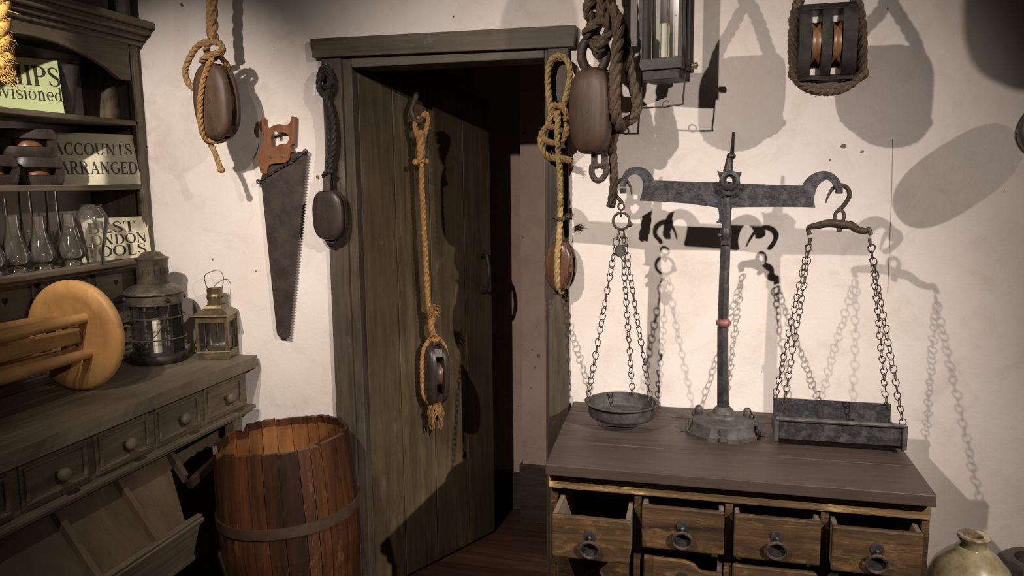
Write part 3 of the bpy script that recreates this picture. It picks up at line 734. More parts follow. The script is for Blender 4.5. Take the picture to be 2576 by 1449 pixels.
# ================================================================ bucket on the top shelf
p = sh(135, 268, -2.345); bc = V((-2.385, p.y+.045, S3)); R0, R1, H = .064, .088, .19
t = thing('bucket', 'dull grey metal bucket behind the green sign on the top shelf', 'bucket', bc)
pr = [(.001, .004), (R0, 0), (R0, .01), (R1, H-.006), (R1+.004, H), (R1-.003, H), (R1-.005, H-.01), (R0-.004, .012), (.001, .012)]
build('body', MB().lathe(pr, bc, (0, 0, 1), 32, cap=False), MAT['bucket'], t, angle=50)
for s in (-1, 1):
    e = bc + V((0, s*R1, H+.008)); build('lug', MB().torus(e, .013, .003, (0, 1, 0), 14, 6), MAT['iron'], t)
build('bail', MB().tube([bc + V((R1*.9*math.sin(a) + .012, -R1*math.cos(a), H+.004+.010*math.sin(a))) for a in [PI*i/20 for i in range(21)]], .0028, 6), MAT['iron'], t)
# things on top of the hutch
t = thing('crate', 'dark slatted crate on top of the shelf hutch', 'crate', (-2.30, -.33, 2.345))
mb = MB()
for y_ in (-.42, -.22): mb.box((-2.42, y_-.012, 2.345), (-2.20, y_+.012, 2.57))
build('end_panel', mb, MAT['block_dark'], t, smooth=False)
mb = MB()
for z_ in (2.353, 2.43, 2.505): mb.box((-2.198, -.435, z_), (-2.186, -.205, z_+.058)); mb.box((-2.432, -.435, z_), (-2.42, -.205, z_+.058))
mb.box((-2.42, -.41, 2.346), (-2.20, -.23, 2.356))
build('slats', mb, MAT['block_dark'], t, smooth=False)
cn = V((-2.245, -.105, 2.345)); t = thing('tin_canister', 'grey tin canister on the hutch beside the dark crate', 'canister', cn)
build('body', MB().lathe([(.052, 0), (.055, .004), (.055, .15), (.050, .17), (.03, .18)], cn, (0, 0, 1), 24), MAT['bucket'], t, angle=50)
build('lid', MB().lathe([(.034, .178), (.036, .182), (.036, .20), (.01, .206)], cn, (0, 0, 1), 24), MAT['bucket'], t, angle=50)

# ================================================================ reel on the worktop
RX, RY, RR = -2.06, -.64, .190
rc = V((RX, RY, ZT + RR))
t = thing('line_reel', 'pale wooden reel of two discs joined by rods lying on the dresser', 'reel', (RX, RY-.28, ZT))
for y_ in (RY, RY-.60):
    pr = [(.045, .0), (.05, -.003), (RR-.055, -.003), (RR-.048, -.008), (RR-.012, -.004), (RR-.002, .004), (RR, .014), (RR-.002, .026), (RR-.01, .032), (.05, .032), (.045, .030), (.045, 0)]
    build('disc', MB().lathe(pr, (RX, y_, ZT+RR), (0, 1, 0), 56, cap=False), MAT['reel'], t, angle=45)
for a in (48, 136, 228, -40):
    a = math.radians(a); q = V((RX + .086*math.cos(a), 0, ZT+RR + .086*math.sin(a)))
    path = [(q.x, RY+.012 - .60*i/10, q.z) for i in range(11)]
    build('rod', MB().tube(path, [.0165 + .005*min(1, i/5) for i in range(11)], 16), MAT['reel_rod'], t)
build('spindle', MB().bar((RX, RY+.06, ZT+RR), (RX, RY-.66, ZT+RR), .046, .046), MAT['reel_rod'], t, bevel=.003, smooth=False)

# ================================================================ lanterns on the worktop
def candle_parts(c, r, h, t):
    pr = [(r, 0), (r, h*.3), (r*.93, h*.55), (r*.98, h*.9), (r*.85, h), (r*.2, h*.985)]
    cn = build('candle', MB().lathe(pr, c, (0, 0, 1), 16), MAT['candle'], t, angle=50)
    build('wick', MB().tube([V(c)+V((0, 0, h*.98)), V(c)+V((.001, 0, h+.012))], .0012, 5), MAT['ink'], cn)
lc = V((-2.095, -.185, ZT)); s = .93
t = thing('ship_lantern', 'round tin ship lantern with tall chimney and wire guards holding a candle', 'lantern', lc)
build('base', MB().lathe([(.112*s, 0), (.115*s, .004), (.115*s, .032), (.110*s, .036), (.02, .036)], lc, (0, 0, 1), 36), MAT['tin_dark'], t, angle=50)
build('glass', MB().lathe([(.100*s, .036), (.100*s, .232), (.098*s, .232), (.098*s, .036)], lc, (0, 0, 1), 8, a0=PI/8, cap=False), MAT['pane'], t, angle=20)
for k in range(5):
    a = math.radians(-20 + 72*k); q = lc + V((.104*s*math.cos(a), .104*s*math.sin(a), 0)); build('upright', MB().bar(q+V((0, 0, .03)), q+V((0, 0, .24)), .012, .004, (math.cos(a), math.sin(a), 0)), MAT['tin_dark'], t, smooth=False)
build('collar', MB().lathe([(.106*s, .228), (.112*s, .232), (.112*s, .268), (.120*s, .272), (.121*s, .277)], lc, (0, 0, 1), 36), MAT['tin'], t, angle=50)
build('hood', MB().lathe([(.122*s, .276), (.118*s, .282), (.098*s, .297), (.075*s, .306), (.064*s, .310), (.064*s, .306), (.08*s, .300), (.115*s, .278)], lc, (0, 0, 1), 36, cap=False), MAT['tin'], t, angle=50)
ch = build('chimney', MB().lathe([(.060*s, .300), (.062*s, .312), (.061*s, .398), (.066*s, .404), (.068*s, .410), (.055*s, .414), (.045*s, .422), (.035*s, .432), (.01, .436)], lc, (0, 0, 1), 32), MAT['tin'], t, angle=50)
mb = MB()
for k in range(16):
    a = 2*PI*k/16; q = lc + V((.0620*s*math.cos(a), .0620*s*math.sin(a), 0)); mb.bar(q+V((0, 0, .348)), q+V((0, 0, .370)), .005, .0012, (math.cos(a), math.sin(a), 0))
build('vent_slots', mb, MAT['block_black'], ch, smooth=False)
for z_ in (.098, .182): build('guard_ring', MB().torus(lc+V((0, 0, z_)), .116*s, .0028, (0, 0, 1), 40, 6), MAT['brass'], t)
build('bail', MB().tube([V(p) for p in spline([tuple(lc+V((.114*s*math.cos(a)*math.cos(b_), .114*s*math.sin(a), .245 - .150*math.sin(b_)))) for a, b_ in ((-2.6, 0.0),)] +
      [tuple(lc + V(q)) for q in ((-.095, -.075, .15), (-.05, -.135, .105), (.03, -.128, .098), (.075, -.095, .125), (.098, -.058, .20), (.100, -.045, .245))], 7)], .0022, 6), MAT['iron'], t)
for a in (-2.6, -.45, .9, 2.4):
    q = lc + V((.117*s*math.cos(a), .117*s*math.sin(a), .25)); build('lug', MB().ball(q, .009, 8, 6), MAT['tin_dark'], t)
candle_parts(lc+V((.008, -.012, .037)), .0155, .135, t)

c2 = atz(541, 906, ZT) + V((-.026, .062, 0)); c2.z = ZT
t = thing('candle_lantern', 'small square brass lantern with ring vented top at the end of the dresser', 'lantern', c2)
yw = math.radians(16); ex = V((math.cos(yw), math.sin(yw), 0)); ey = V((-ex.y, ex.x, 0)); hw = .062
def sq(z, w_): return [c2 + ex*(i*w_) + ey*(j*w_) + V((0, 0, z)) for i, j in ((-1, -1), (1, -1), (1, 1), (-1, 1))]
def frus(mb, z0, w0, z1, w1): return mb.hexa(sq(z0, w0) + sq(z1, w1))
build('base', frus(frus(MB(), 0, hw, .030, hw), .028, hw+.003, .034, hw+.003), MAT['brass'], t, bevel=.0015, smooth=False)
for i, j in ((-1, -1), (1, -1), (1, 1), (-1, 1)):
    q = c2 + ex*(i*(hw-.005)) + ey*(j*(hw-.005)); build('corner_post', MB().bar(q+V((0, 0, .03)), q+V((0, 0, .175)), .011, .011, ex), MAT['brass'], t, smooth=False)
for i, j in ((0, -1), (1, 0), (0, 1), (-1, 0)):
    q = c2 + ex*(i*(hw-.006)) + ey*(j*(hw-.006)); tx = ey if i else ex
    build('pane', MB().plate([q-tx*(hw-.01)+V((0, 0, .034)), q+tx*(hw-.01)+V((0, 0, .034)), q+tx*(hw-.01)+V((0, 0, .150)), q-tx*(hw-.01)+V((0, 0, .150))], (ex*i+ey*j)*.0015), MAT['pane'], t, smooth=False)
    g = (ex*i+ey*j)*.008
    build('guard_wire', MB().tube([q+tx*d_+g+V((0, 0, z_)) for d_, z_ in ((-.022, .152), (-.026, .143), (-.026, .045), (-.018, .036), (.018, .036), (.026, .045), (.026, .143), (.022, .152))], .0016, 6), MAT['brass'], t)
build('head', frus(MB(), .148, hw+.001, .178, hw+.001), MAT['brass'], t, bevel=.0015, smooth=False)
mb = MB(); zz = [(.176, hw+.012), (.181, hw+.011), (.192, hw-.008), (.203, hw-.026), (.214, .030)]
for (z0, w0), (z1, w1) in zip(zz, zz[1:]): mb.add(sq(z0, w0) + sq(z1, w1), [(0,1,5,4),(1,2,6,5),(2,3,7,6),(3,0,4,7)])
mb.add(sq(.176, hw+.012), [(3,2,1,0)])
build('roof', mb, MAT['brass'], t, smooth=False)
vt = build('vent', MB().lathe([(.030, .208), (.031, .216), (.029, .232), (.031, .236), (.031, .254), (.029, .257), (.030, .262), (.030, .276), (.032, .279), (.027, .280), (.025, .262), (.005, .262)], c2, (0, 0, 1), 26, cap=False), MAT['brass'], t, angle=45)
mb = MB()
for k in range(12):
    a = 2*PI*k/12; d_ = V((math.cos(a), math.sin(a), 0)); mb.lathe([(.0045, 0), (.0045, .0008)], c2 + d_*.0308 + V((0, 0, .245)), d_, 10)
build('vent_holes', mb, MAT['block_black'], vt, smooth=False)
build('ring_handle', MB().tube([V(p) for p in spline([tuple(c2 + ex*a_ + ey*.004 + V((0, 0, z_))) for a_, z_ in ((-.026, .272), (-.036, .300), (-.036, .330), (-.010, .346), (.020, .350), (.036, .330), (.034, .300), (.028, .272))], 6)], .0019, 6), MAT['brass'], t)

# ================================================================ straw rope at the left edge, hanging from the ceiling
sx_ = at(-4, 90, -.88); sx_ = V((sx_.x, -.88, sx_.z))
SZ = at(5, 205, -.88).z
t = thing('straw_fender', 'thick frayed golden straw rope hanging at the top left edge', 'straw rope', (sx_.x, sx_.y, SZ))
mb = MB().rope([(sx_.x+.010*math.sin(z_*9), sx_.y, z_) for z_ in [SZ+.02+.05*i for i in range(28)]], .032, 4.2, seg=10, n=3)
build('braid', mb, MAT['straw'], t)
mb = MB(); rnd = random.Random(3)
for i in range(1500):
    z_ = SZ + rnd.random()**1.3*.55; a = rnd.uniform(0, 2*PI); r0 = .023 + .010*rnd.random()
    q = V((sx_.x + r0*math.cos(a), sx_.y + r0*math.sin(a), z_))
    d_ = V((math.cos(a), math.sin(a), rnd.uniform(-1, 1))).normalized(); l = rnd.uniform(.008, .026) if rnd.random() < .97 else rnd.uniform(.03, .06)
    tw = V((-math.sin(a), math.cos(a), rnd.uniform(-2, .5))).normalized()
    mb.tone = rnd.random()
    mb.tube([q, q + tw*l*.4 + d_*l*.35, q + tw*l*.9 + d_*l*(.75 if l > .036 else .2)], [.0011, .0010, .0005], 4)
o = build('loose_fibres', mb, MAT['straw'], t, smooth=False); o['kind'] = 'stuff'

# ================================================================ hand saw on the wall
YS_ = -.022
def cs(x, y): return (630 + .138*x, 280 + .1381*y)
def P2(pts, y, n=5, closed=True):
    return [at(u, v, y) for u, v in spline([(*cs(p[0], p[1]),) + tuple(p[2:]) for p in pts], n, closed)]
t = thing('hand_saw', 'large hand saw with red-brown wooden handle hanging on the white wall', 'saw', tuple(at(700, 600, YS_)))
outer = [(735,98,'c'),(790,95),(803,130,'c'),(795,400),(782,596,'c'),(738,612),(728,650),(770,735,'c'),(722,760),(718,830),(690,890),(620,935),(500,945),(400,955),(340,985),(310,1040),(300,1135,'c'),(182,1125,'c'),(150,930),(135,820),(175,705),(222,620),(242,500),(250,420),(200,385),(163,310),(170,210),(212,112),(240,150),(248,250),(290,310),(340,305),(430,253),(520,236),(640,247),(700,225),(728,180)]
hole = [(385,560),(372,480),(420,415),(520,385),(630,388),(700,455),(690,530),(645,600,'c'),(600,605),(540,597),(440,655),(395,640)]
mb = MB().plate(P2(outer, YS_-.012), (0, .024, 0), [P2(hole, YS_-.012)])
build('handle', mb, MAT['saw_handle'], t, bevel=.0045, segs=3, smooth=True, angle=30)
mb = MB()
for x, y in ((375, 830), (590, 815), (210, 1045)): mb.lathe([(.007, 0), (.007, .0015), (.004, .002)], at(*cs(x, y), YS_-.012), (0, -1, 0), 16)
build('screw', mb, MAT['brass'], t, angle=50)
bl = [(657,452),(668,405),(690,398),(735,386),(768,379),(776,394)]
N = 64
for i in range(N):
    f0 = i/N; u, v = 776 + (732-776)*f0, 394 + (851-394)*f0
    u2, v2 = 776 + (732-776)*(f0+.5/N), 394 + (851-394)*(f0+.5/N)
    bl += [(u, v), (u2-5.0, v2)]
bl += [(731,851),(704,849),(697,838)]
mb = MB().plate([at(u, v, YS_+.001) for u, v in bl], (0, -.0022, 0)); build('blade', mb, MAT['saw'], t, smooth=False)
gp = [at(u, v, YS_-.005) for u, v in ((650,456),(662,450),(690,432),(715,418),(735,407),(752,393),(762,384),(768,381))]
build('blade_guard', MB().rope([tuple(p) for p in gp], .0042, 5, strands=2, seg=6), MAT['tin_dark'], t)
mb = MB()
for u, v in ((650, 457), (768, 381)): mb.torus(at(u, v, YS_-.006), .0075, .0032, (0, 1, 0), 12, 6)
build('guard_eye', mb, MAT['iron'], t)
def nail(u, v, label, length=.05, r=.010):
    p = at(u, v, -length)
    mb = MB().lathe([(.0045, 0), (.0045, length-.004), (r, length-.004), (r*.95, length), (r*.5, length+.003), (.001, length+.004)], (p.x, 0, p.z), (0, -1, 0), 16)
    return tag(build('nail', mb, MAT['steel'], org=(p.x, 0, p.z), angle=40), label, 'nail')
nail(693, 336, 'round-headed steel nail in the white wall holding the hand saw', .045, .0095)

# ================================================================ hanging pulley blocks
def shell(t, c, n, W, H, T, tc, mat, e=2.4, up=(0, 0, 1), sheave=True, matS=None, smat=None):
    c = V(c); s, u, n = basis(n, up)
    for sg in (1, -1):
        build('cheek', MB().dome(c + n*(sg*(T/2-tc)), n*sg, up, W, H, tc, e, 40), mat, t, angle=55)
    g = T/2 - tc
    for sg in (1, -1):
        q = []; mb = MB()
        for z, ww in ((H*.33, W*.36), (H*.455, W*.27)):
            for a, b in ((-1, -1), (1, -1), (1, 1), (-1, 1)): q.append(c + u*(sg*z) + s*(a*ww) + n*(b*(g+.001)))
        mb.hexa(q); build('chock', mb, mat, t, smooth=False)
    if sheave:
        R = min(W, H)*.42; g2 = g*.86
        build('sheave', MB().lathe([(.004, -g2), (R, -g2), (R*.93, -g2*.4), (R*.93, g2*.4), (R, g2), (.004, g2)], c, n, 28, up=u), smat or MAT['sheave'], t, angle=40)
    build('pin', MB().lathe([(.012, -T/2-.0015), (.012, T/2+.0015)], c, n, 14, up=u), matS or mat, t, angle=40)
    return s, u, n
def rp(pts, base): return [tuple(at(p[0], p[1], base + (p[2] if len(p) > 2 else 0))) for p in pts]

# 1: oval block with knotted rope, left of the saw
YB = -.212
c = at(546, 256, YB)
t = thing('rope_block', 'oval wooden pulley block hung on a knotted tan rope above the hand saw', 'pulley block', (c.x, c.y, 1.84))
shell(t, c, (-.10, -1, 0), .158, .275, .098, .034, MAT['block'], 2.3, up=(-.05, 0, 1))
Rr = .0125
o = MB()
o.rope(rp([(533,-260,.02),(533,-40,.02),(533,20,.02),(534,60,.018),(536,100,.01)], YB), .021, 6.5)
build('hanging_rope', o, MAT['rope'], t)
o = MB()
o.rope(rp([(546,105,-.02),(556,112,-.03),(558,125,-.03),(548,133,-.035),(528,138,-.035),(512,148,-.035),(508,155,-.02),(520,156,.0),(540,146,.015),(556,135,.015),(560,120,.0),(548,108,-.025),(530,106,-.028),(520,118,-.02),(520,130,-.005),(535,138,.01)], YB), .0115, 6)
o.rope(rp([(530,102,0),(510,108,-.005),(490,124,-.01),(474,152,-.01),(466,178,-.01),(472,205,-.008),(486,221,-.004),(500,232,.0)], YB), .0115, 6)
build('knot', o, MAT['rope'], t)
o = MB()
o.rope(rp([(535,148,-.03),(524,165,-.045),(512,200,-.052),(505,240,-.056),(503,280,-.056),(506,320,-.05),(514,345,-.03),(528,354,-.015),(548,355,.0),(566,350,.02)], YB), .0105, 6)
o.rope(rp([(549,135,0),(560,150,.01),(572,165,.03),(585,200,.06)], YB), .0105, 6)
build('strop', o, MAT['rope_gold'], t)
o = MB().rope(rp([(514,346,-.02),(530,364,0),(541,385,0),(550,410,0),(557,428,0)], YB), .0105, 6)
pe = at(557, 428, YB)
o.ball(pe, .014, 10, 6, (1, 1, .8)); build('tail', o, MAT['rope'], t)

# 2: dark block on the left door post
nail(818, 168, 'round-headed steel nail at the top of the left door post', .055, .011)
YB = -.065
c = at(830, 541, YB)
t = thing('rope_block', 'squat dark pulley block on black tarred rope hanging on the left door post', 'pulley block', (c.x, c.y, c.z-.1))
shell(t, c, (-.12, -1, 0), .132, .188, .060, .022, MAT['block_dark'], 2.9, matS=MAT['block_dark'])
o = MB()
o.rope(rp([(818,165,.005),(808,180,0),(803,205,0),(806,228,-.005),(818,243,-.008),(826,262,-.006),(834,290,-.004),(839,330,0),(838,370,0),(832,400,0),(829,430,0)], YB), .0125, 5.5)
o.rope(rp([(820,165,.005),(830,185,0),(833,212,0),(824,236,.002),(822,262,.006),(826,300,.008),(829,350,.01),(826,400,.008),(824,430,.004)], YB), .012, 5.5, hand=-1)
o.rope(rp([(833,210,-.008),(826,216,-.016),(815,218,-.014)], YB), .009, 5)
build('strop', o, MAT['rope_black'], t)
o = MB().rope(rp([(836,432,-.004),(820,434,-.016),(815,444,-.004),(832,445,.012),(840,436,.006)], YB), .009, 5); build('seizing', o, MAT['rope_black'], t)
o = MB()
for d_ in (-.022, .022):
    o.bar(V(at(826,440,YB)) + V((0, d_*.3, 0)), V((c.x, c.y+d_, c.z+.088)), .030, .007, (0, 1, 0))
build('iron_strap', o, MAT['rust'], t, bevel=.001, smooth=False)
o = MB().rope(rp([(818,592,.0),(826,606,.004),(836,612,.006),(842,604,.01)], YB), .010, 5); build('becket', o, MAT['rope_black'], t)

# 3: block hanging on the plank door
def rd(pts, off): return [tuple(ontodoor(p[0], p[1], off + (p[2] if len(p) > 2 else 0))) for p in pts]
cb = ontodoor(1096, 940, .085)
t = thing('rope_block', 'narrow pulley block on golden rope hanging against the plank door', 'pulley block', (cb.x, cb.y, cb.z-.15))
tw = CAM - cb; tw.z = 0; tw.normalize()
ang = math.atan2(tw.y, tw.x)
nn = V((math.cos(ang - math.radians(70)), math.sin(ang - math.radians(70)), 0))
shell(t, cb, nn, .125, .250, .098, .032, MAT['block_dark'], 2.6, smat=MAT['block_red'], up=(.04, 0, 1))
o = MB()
o.rope(rd([(1062,296,0),(1071,285,.005),(1076,300,.005),(1071,330,0),(1064,352,0),(1060,380,0)], .085), .011, 5)
o.rope(rd([(1062,300,-.02),(1048,300,-.02),(1044,316,-.012),(1050,340,-.006),(1058,360,0),(1060,385,0)], .085), .011, 5)
build('eye_splice', o, MAT['rope_gold'], t)
o = MB().rope(rd([(1055,330,0),(1059,370,0),(1059,410,0)], .085), .0175, 5)
for q in ((1045, 408), (1071, 406)): o.ball(ontodoor(*q, .085), .013, 9, 6)
build('splice', o, MAT['rope_gold'], t)
o = MB().rope(rd([(1059,400,0),(1062,480,0),(1067,580,0),(1073,690,0),(1078,770,0),(1084,800,0)], .085), .0115, 5.5); build('hanging_rope', o, MAT['rope_gold'], t)
o = MB().rope(rd([(1082,772,.008),(1088,795,.008),(1084,820,.006),(1089,842,0)], .085), .015, 4.2)
rnd = random.Random(5)
for i in range(40):
    q = ontodoor(1092 + rnd.uniform(-8, 6), 774 + rnd.uniform(-4, 10), .10); e_ = ontodoor(1096 + rnd.uniform(-16, 14), 780 + rnd.uniform(-16, 20), .10 + rnd.uniform(.0, .03))
    o.tube([q, q.lerp(e_, .5) + V((0, -.006, .004)), e_], [.0022, .002, .001], 4)
build('frayed_splice', o, MAT['rope_gold'], t)
o = MB()
s_, u_, n_ = basis(nn, (.04, 0, 1))
for sg, front in ((1, .045), (-1, .045)):
    q = [(-.010*sg, .165), (.030*sg, .135), (.051*sg, .09), (.056*sg, .0), (.051*sg, -.09), (.025*sg, -.13)]
    o.rope([tuple(cb + n_*a + u_*b + s_*(-.012)) for a, b in q], .0105, 5.5)
build('strop', o, MAT['rope_gold'], t)
o = MB().rope([tuple(cb + u_*.150 + (s_*math.cos(a) + n_*math.sin(a))*.019) for a in [2*PI*i/10 for i in range(10)]], .008, 5, closed=True); build('seizing', o, MAT['rope_gold'], t)
o = MB(); b0 = cb - u_*.118
for i in range(46):
    a = rnd.uniform(0, 2*PI); r0 = rnd.uniform(.0, .018); r1 = r0 + rnd.uniform(.004, .034); l = rnd.uniform(.06, .135)
    d0 = s_*math.cos(a) + n_*math.sin(a); a2 = a + rnd.uniform(-1, 1); d1 = s_*math.cos(a2) + n_*math.sin(a2)
    P = spline([tuple(b0 + d0*r0), tuple(b0 + d0*(r0+.012) - u_*l*.35), tuple(b0 + d1*r1 - u_*l*.7), tuple(b0 + d1*(r1*.7) - u_*l)], 5)
    o.tube([V(p) for p in P], [.0036]*(len(P)-1) + [.0012], 5)
build('frayed_tail', o, MAT['rope_gold'], t)

# 4: block on the right door post
nail(1409, 145, 'round-headed steel nail at the top of the right door post', .055, .011)
YB = -.06
c = at(1410, 668, YB)
t = thing('rope_block', 'round reddish pulley block on a long knotted rope on the right door post', 'pulley block', (c.x, c.y, c.z-.1))
shell(t, c, (-.25, -1, 0), .108, .178, .070, .026, MAT['block_red'], 2.2)
o = MB()
o.rope(rp([(1402,140,.0),(1390,148,0),(1380,170,0),(1378,210,0),(1382,250,0),(1386,290,0),(1378,315,0),(1364,335,-.01),(1360,358,-.015),(1370,385,-.012),(1386,398,0),(1400,400,.01)], YB), .0112, 5.5)
o.rope(rp([(1402,139,.0),(1420,146,0),(1432,165,0),(1434,195,0),(1428,225,0),(1420,255,0),(1412,275,.0),(1398,268,.0),(1393,262,-.01)], YB), .0112, 5.5)
build('hanging_loop', o, MAT['rope_green'], t)
o = MB()
o.rope(rp([(1394,264,-.02),(1412,268,-.026),(1424,285,-.022),(1422,300,-.012),(1408,304,0),(1394,292,.01),(1392,275,-.005)], YB), .0112, 5.5)
o.rope(rp([(1394,320,-.006),(1372,322,-.018),(1366,345,-.022),(1384,358,-.024),(1408,356,-.022),(1423,338,-.018),(1424,318,-.010),(1412,305,.0)], YB), .0112, 5.5)
build('knot', o, MAT['rope'], t)
o = MB().rope(rp([(1402,280,-.030),(1404,300,-.034),(1402,330,-.036),(1403,355,-.034),(1404,380,-.014),(1408,430,-.01),(1409,480,-.008),(1409,540,-.006),(1407,590,-.024),(1403,630,-.042),(1401,668,-.045),(1401,700,-.040),(1404,724,-.024),(1412,736,-.006)], YB), .0105, 6); build('strop', o, MAT['rope_green'], t)
o = MB().rope(rp([(1410,398,-.012),(1426,402,-.012),(1438,406,-.012)], YB), .0125, 5)
rnd = random.Random(9)
def tuft(o, u, v, y, n, du, dv, L, r=.0013):
    for i in range(n):
        q = at(u, v, y); e_ = at(u + du*rnd.uniform(.3, 1) + rnd.uniform(-7, 7), v + dv*rnd.uniform(.3, 1) + rnd.uniform(-9, 9), y + rnd.uniform(-.015, .015))
        o.tube([q, q.lerp(e_, .55) + V((0, -.003, .002)), e_], [r, r*.9, r*.4], 4)
tuft(o, 1436, 406, YB-.012, 24, 10, 6, 1); build('stub', o, MAT['rope'], t)
o = MB().rope(rp([(1398,548,-.018),(1412,552,-.022),(1424,545,-.014)], YB), .0075, 5)
tuft(o, 1418, 548, YB-.016, 60, 26, -4, 1); tuft(o, 1398, 550, YB-.016, 20, -8, 4, 1); build('whipping', o, MAT['rope_dark'], t)

# 5: big block with iron thimble and thick dark rope
YB = -.225
c = at(1497, 281, YB)
t = thing('rope_block', 'big wooden block with iron ring and thick dark rope between doorway and lantern', 'pulley block', (c.x, c.y, c.z-.14))
NB = (-.36, -1, 0)
shell(t, c, NB, .142, .272, .135, .050, MAT['block'], 2.9, smat=MAT['block_dark'])
tk = MB().tube([V(p) for p in rp([(1485,182,0),(1466,160,-.004),(1461,132,-.006),(1470,106,-.006),(1490,94,-.006),(1512,100,-.004),(1525,124,0),(1525,150,0),(1514,180,0)], YB)], .0155, 10)
tk = MB().tube([V(p) for p in spline(rp([(1492,186,0),(1470,166,-.004),(1463,136,-.006),(1471,108,-.006),(1490,95,-.006),(1510,101,-.004),(1523,124,0),(1523,152,0),(1508,184,0)], YB), 6)], .0155, 10)
build('iron_ring', tk, MAT['rust'], t)
o = MB()
for u0 in (1495, 1521): o.bar(at(u0, 378, YB-.01), at(u0, 426, YB-.01), .020, .007, (0, 1, 0))
build('strap', o, MAT['rust'], t, bevel=.001, smooth=False)
o = MB().tube([V(p) for p in spline(rp([(1490,414,-.01),(1489,436,-.01),(1498,452,-.01),(1512,452,-.01),(1524,436,-.01),(1525,412,-.01)], YB), 6)], .0095, 8)
o.tube(rp([(1486,418,-.01),(1530,416,-.01)], YB), .007, 8); build('shackle', o, MAT['rust'], t)
R5 = .0205
o = MB()
o.rope(rp([(1503,-330,.02),(1503,-120,.02),(1503,-20,.01),(1500,20,0)], YB), R5*1.15, 6); build('hanging_rope', o, MAT['rope_dark'], t)
o = MB()
o.rope(rp([(1500,-10,-.02),(1484,6,-.03),(1478,26,-.03),(1486,44,-.02),(1505,44,.0),(1524,38,.01)], YB), R5*.85, 6)
o.rope(rp([(1536,-20,.01),(1534,20,-.02),(1522,46,-.04),(1500,58,-.045),(1482,72,-.035),(1476,92,-.01),(1492,112,.03),(1508,138,.03),(1520,150,.02),(1510,120,-.03)], YB), R5*.85, 6)
o.rope(rp([(1516,-15,-.02),(1514,25,-.045),(1526,55,-.05),(1534,78,-.035),(1520,98,-.03),(1508,118,-.03),(1496,112,-.01),(1492,96,.02),(1505,60,.02)], YB), R5*.85, 6)
build('knot', o, MAT['rope_dark'], t)
o = MB()
o.rope(rp([(1524,12,-.02),(1540,22,-.04),(1553,48,-.05),(1556,82,-.05),(1552,130,-.055),(1547,185,-.06),(1546,240,-.062),(1550,290,-.055),(1558,318,-.02),(1562,322,.02)], YB), R5*.93, 6)
o.rope(rp([(1552,45,-.02),(1566,70,-.01),(1574,110,0),(1581,160,.0),(1590,205,0),(1600,245,0),(1602,275,0),(1590,298,.0),(1572,308,0),(1556,306,.01),(1545,296,.03)], YB), R5*.85, 6)
build('slack_loop', o, MAT['rope_dark'], t)
o = MB().rope(rp([(1540,350,.01),(1541,390,.012),(1545,430,.012),(1543,480,.012),(1536,520,.012)], YB), R5*.72, 6); build('tail', o, MAT['rope_dark'], t)

# 7: double block facing us
YB = -.285
cx0 = at(2083, 112, YB)
t = thing('double_block', 'black double pulley block with two brown sheaves in a dark rope strop', 'pulley block', (cx0.x, cx0.y, cx0.z-.12))
zt, zb_ = at(2083, 12, YB).z, at(2083, 208, YB).z; H = zt-zb_; zc = (zt+zb_)/2; D = .135
def prof(H_, D_, e=2.6, n=32):
    out = []
    for k in range(n):
        a = 2*PI*k/n; ca, sa = math.cos(a), math.sin(a)
        out.append((math.copysign(abs(ca)**(2/e), ca)*D_/2, math.copysign(abs(sa)**(2/3.6), sa)*H_/2))
    return out
def xs(u): return at(u, 112, YB-.055).x
pl = [(2010, 2041), (2066, 2093), (2119, 2156)]
for u0, u1 in pl:
    x0, x1 = xs(u0), xs(u1)
    mb = MB().plate([(x0, YB+y_, zc+z_) for y_, z_ in prof(H*1.0, D)], (x1-x0, 0, 0)); build('cheek', mb, MAT['block_black'], t, bevel=.004, angle=50)
xa, xb = xs(2012), xs(2154)
for z0, z1, d_ in ((.40, .49, .40), (-.49, -.415, .40)):
    mb = MB().hexa([(xa, YB-D*d_, zc+H*z0), (xb, YB-D*d_, zc+H*z0), (xb, YB+D*d_, zc+H*z0), (xa, YB+D*d_, zc+H*z0), (xa, YB-D*.30, zc+H*z1), (xb, YB-D*.30, zc+H*z1), (xb, YB+D*.30, zc+H*z1), (xa, YB+D*.30, zc+H*z1)]); build('chock', mb, MAT['block_black'], t, bevel=.004, smooth=False)
for u0, u1 in ((2043, 2064), (2096, 2116)):
    x0, x1 = xs(u0), xs(u1); R = D*.50; w_ = (x1-x0)/2
    build('sheave', MB().lathe([(.004, -w_), (R, -w_), (R*.95, -w_*.3), (R*.95, w_*.3), (R, w_), (.004, w_)], ((x0+x1)/2, YB, zc-.004), (1, 0, 0), 32), MAT['sheave'], t, angle=40)
build('pin', MB().lathe([(.011, -.085), (.011, .085)], ((xa+xb)/2, YB, zc-.004), (1, 0, 0), 14), MAT['iron'], t, angle=40)
R7 = .0165
o = MB()
o.rope(rp([(2092,-420,.0),(2090,-160,0),(2088,-118,0)], YB), R7*1.2, 6)
o.rope(rp([(2088,-130,-.01),(2062,-80,-.012),(2022,-22,0),(2004,20,0),(1998,60,0),(1995,110,0),(1996,150,0),(2000,185,0),(2010,200,.0)], YB), R7*.95, 5, hand=-1)
o.rope(rp([(2092,-130,.01),(2112,-80,.012),(2144,-22,0),(2160,20,0),(2166,60,0),(2168,110,0),(2168,150,0),(2166,180,0),(2156,198,.0)], YB), R7*.95, 5)
build('strop', o, MAT['rope_dark'], t)
o = MB()
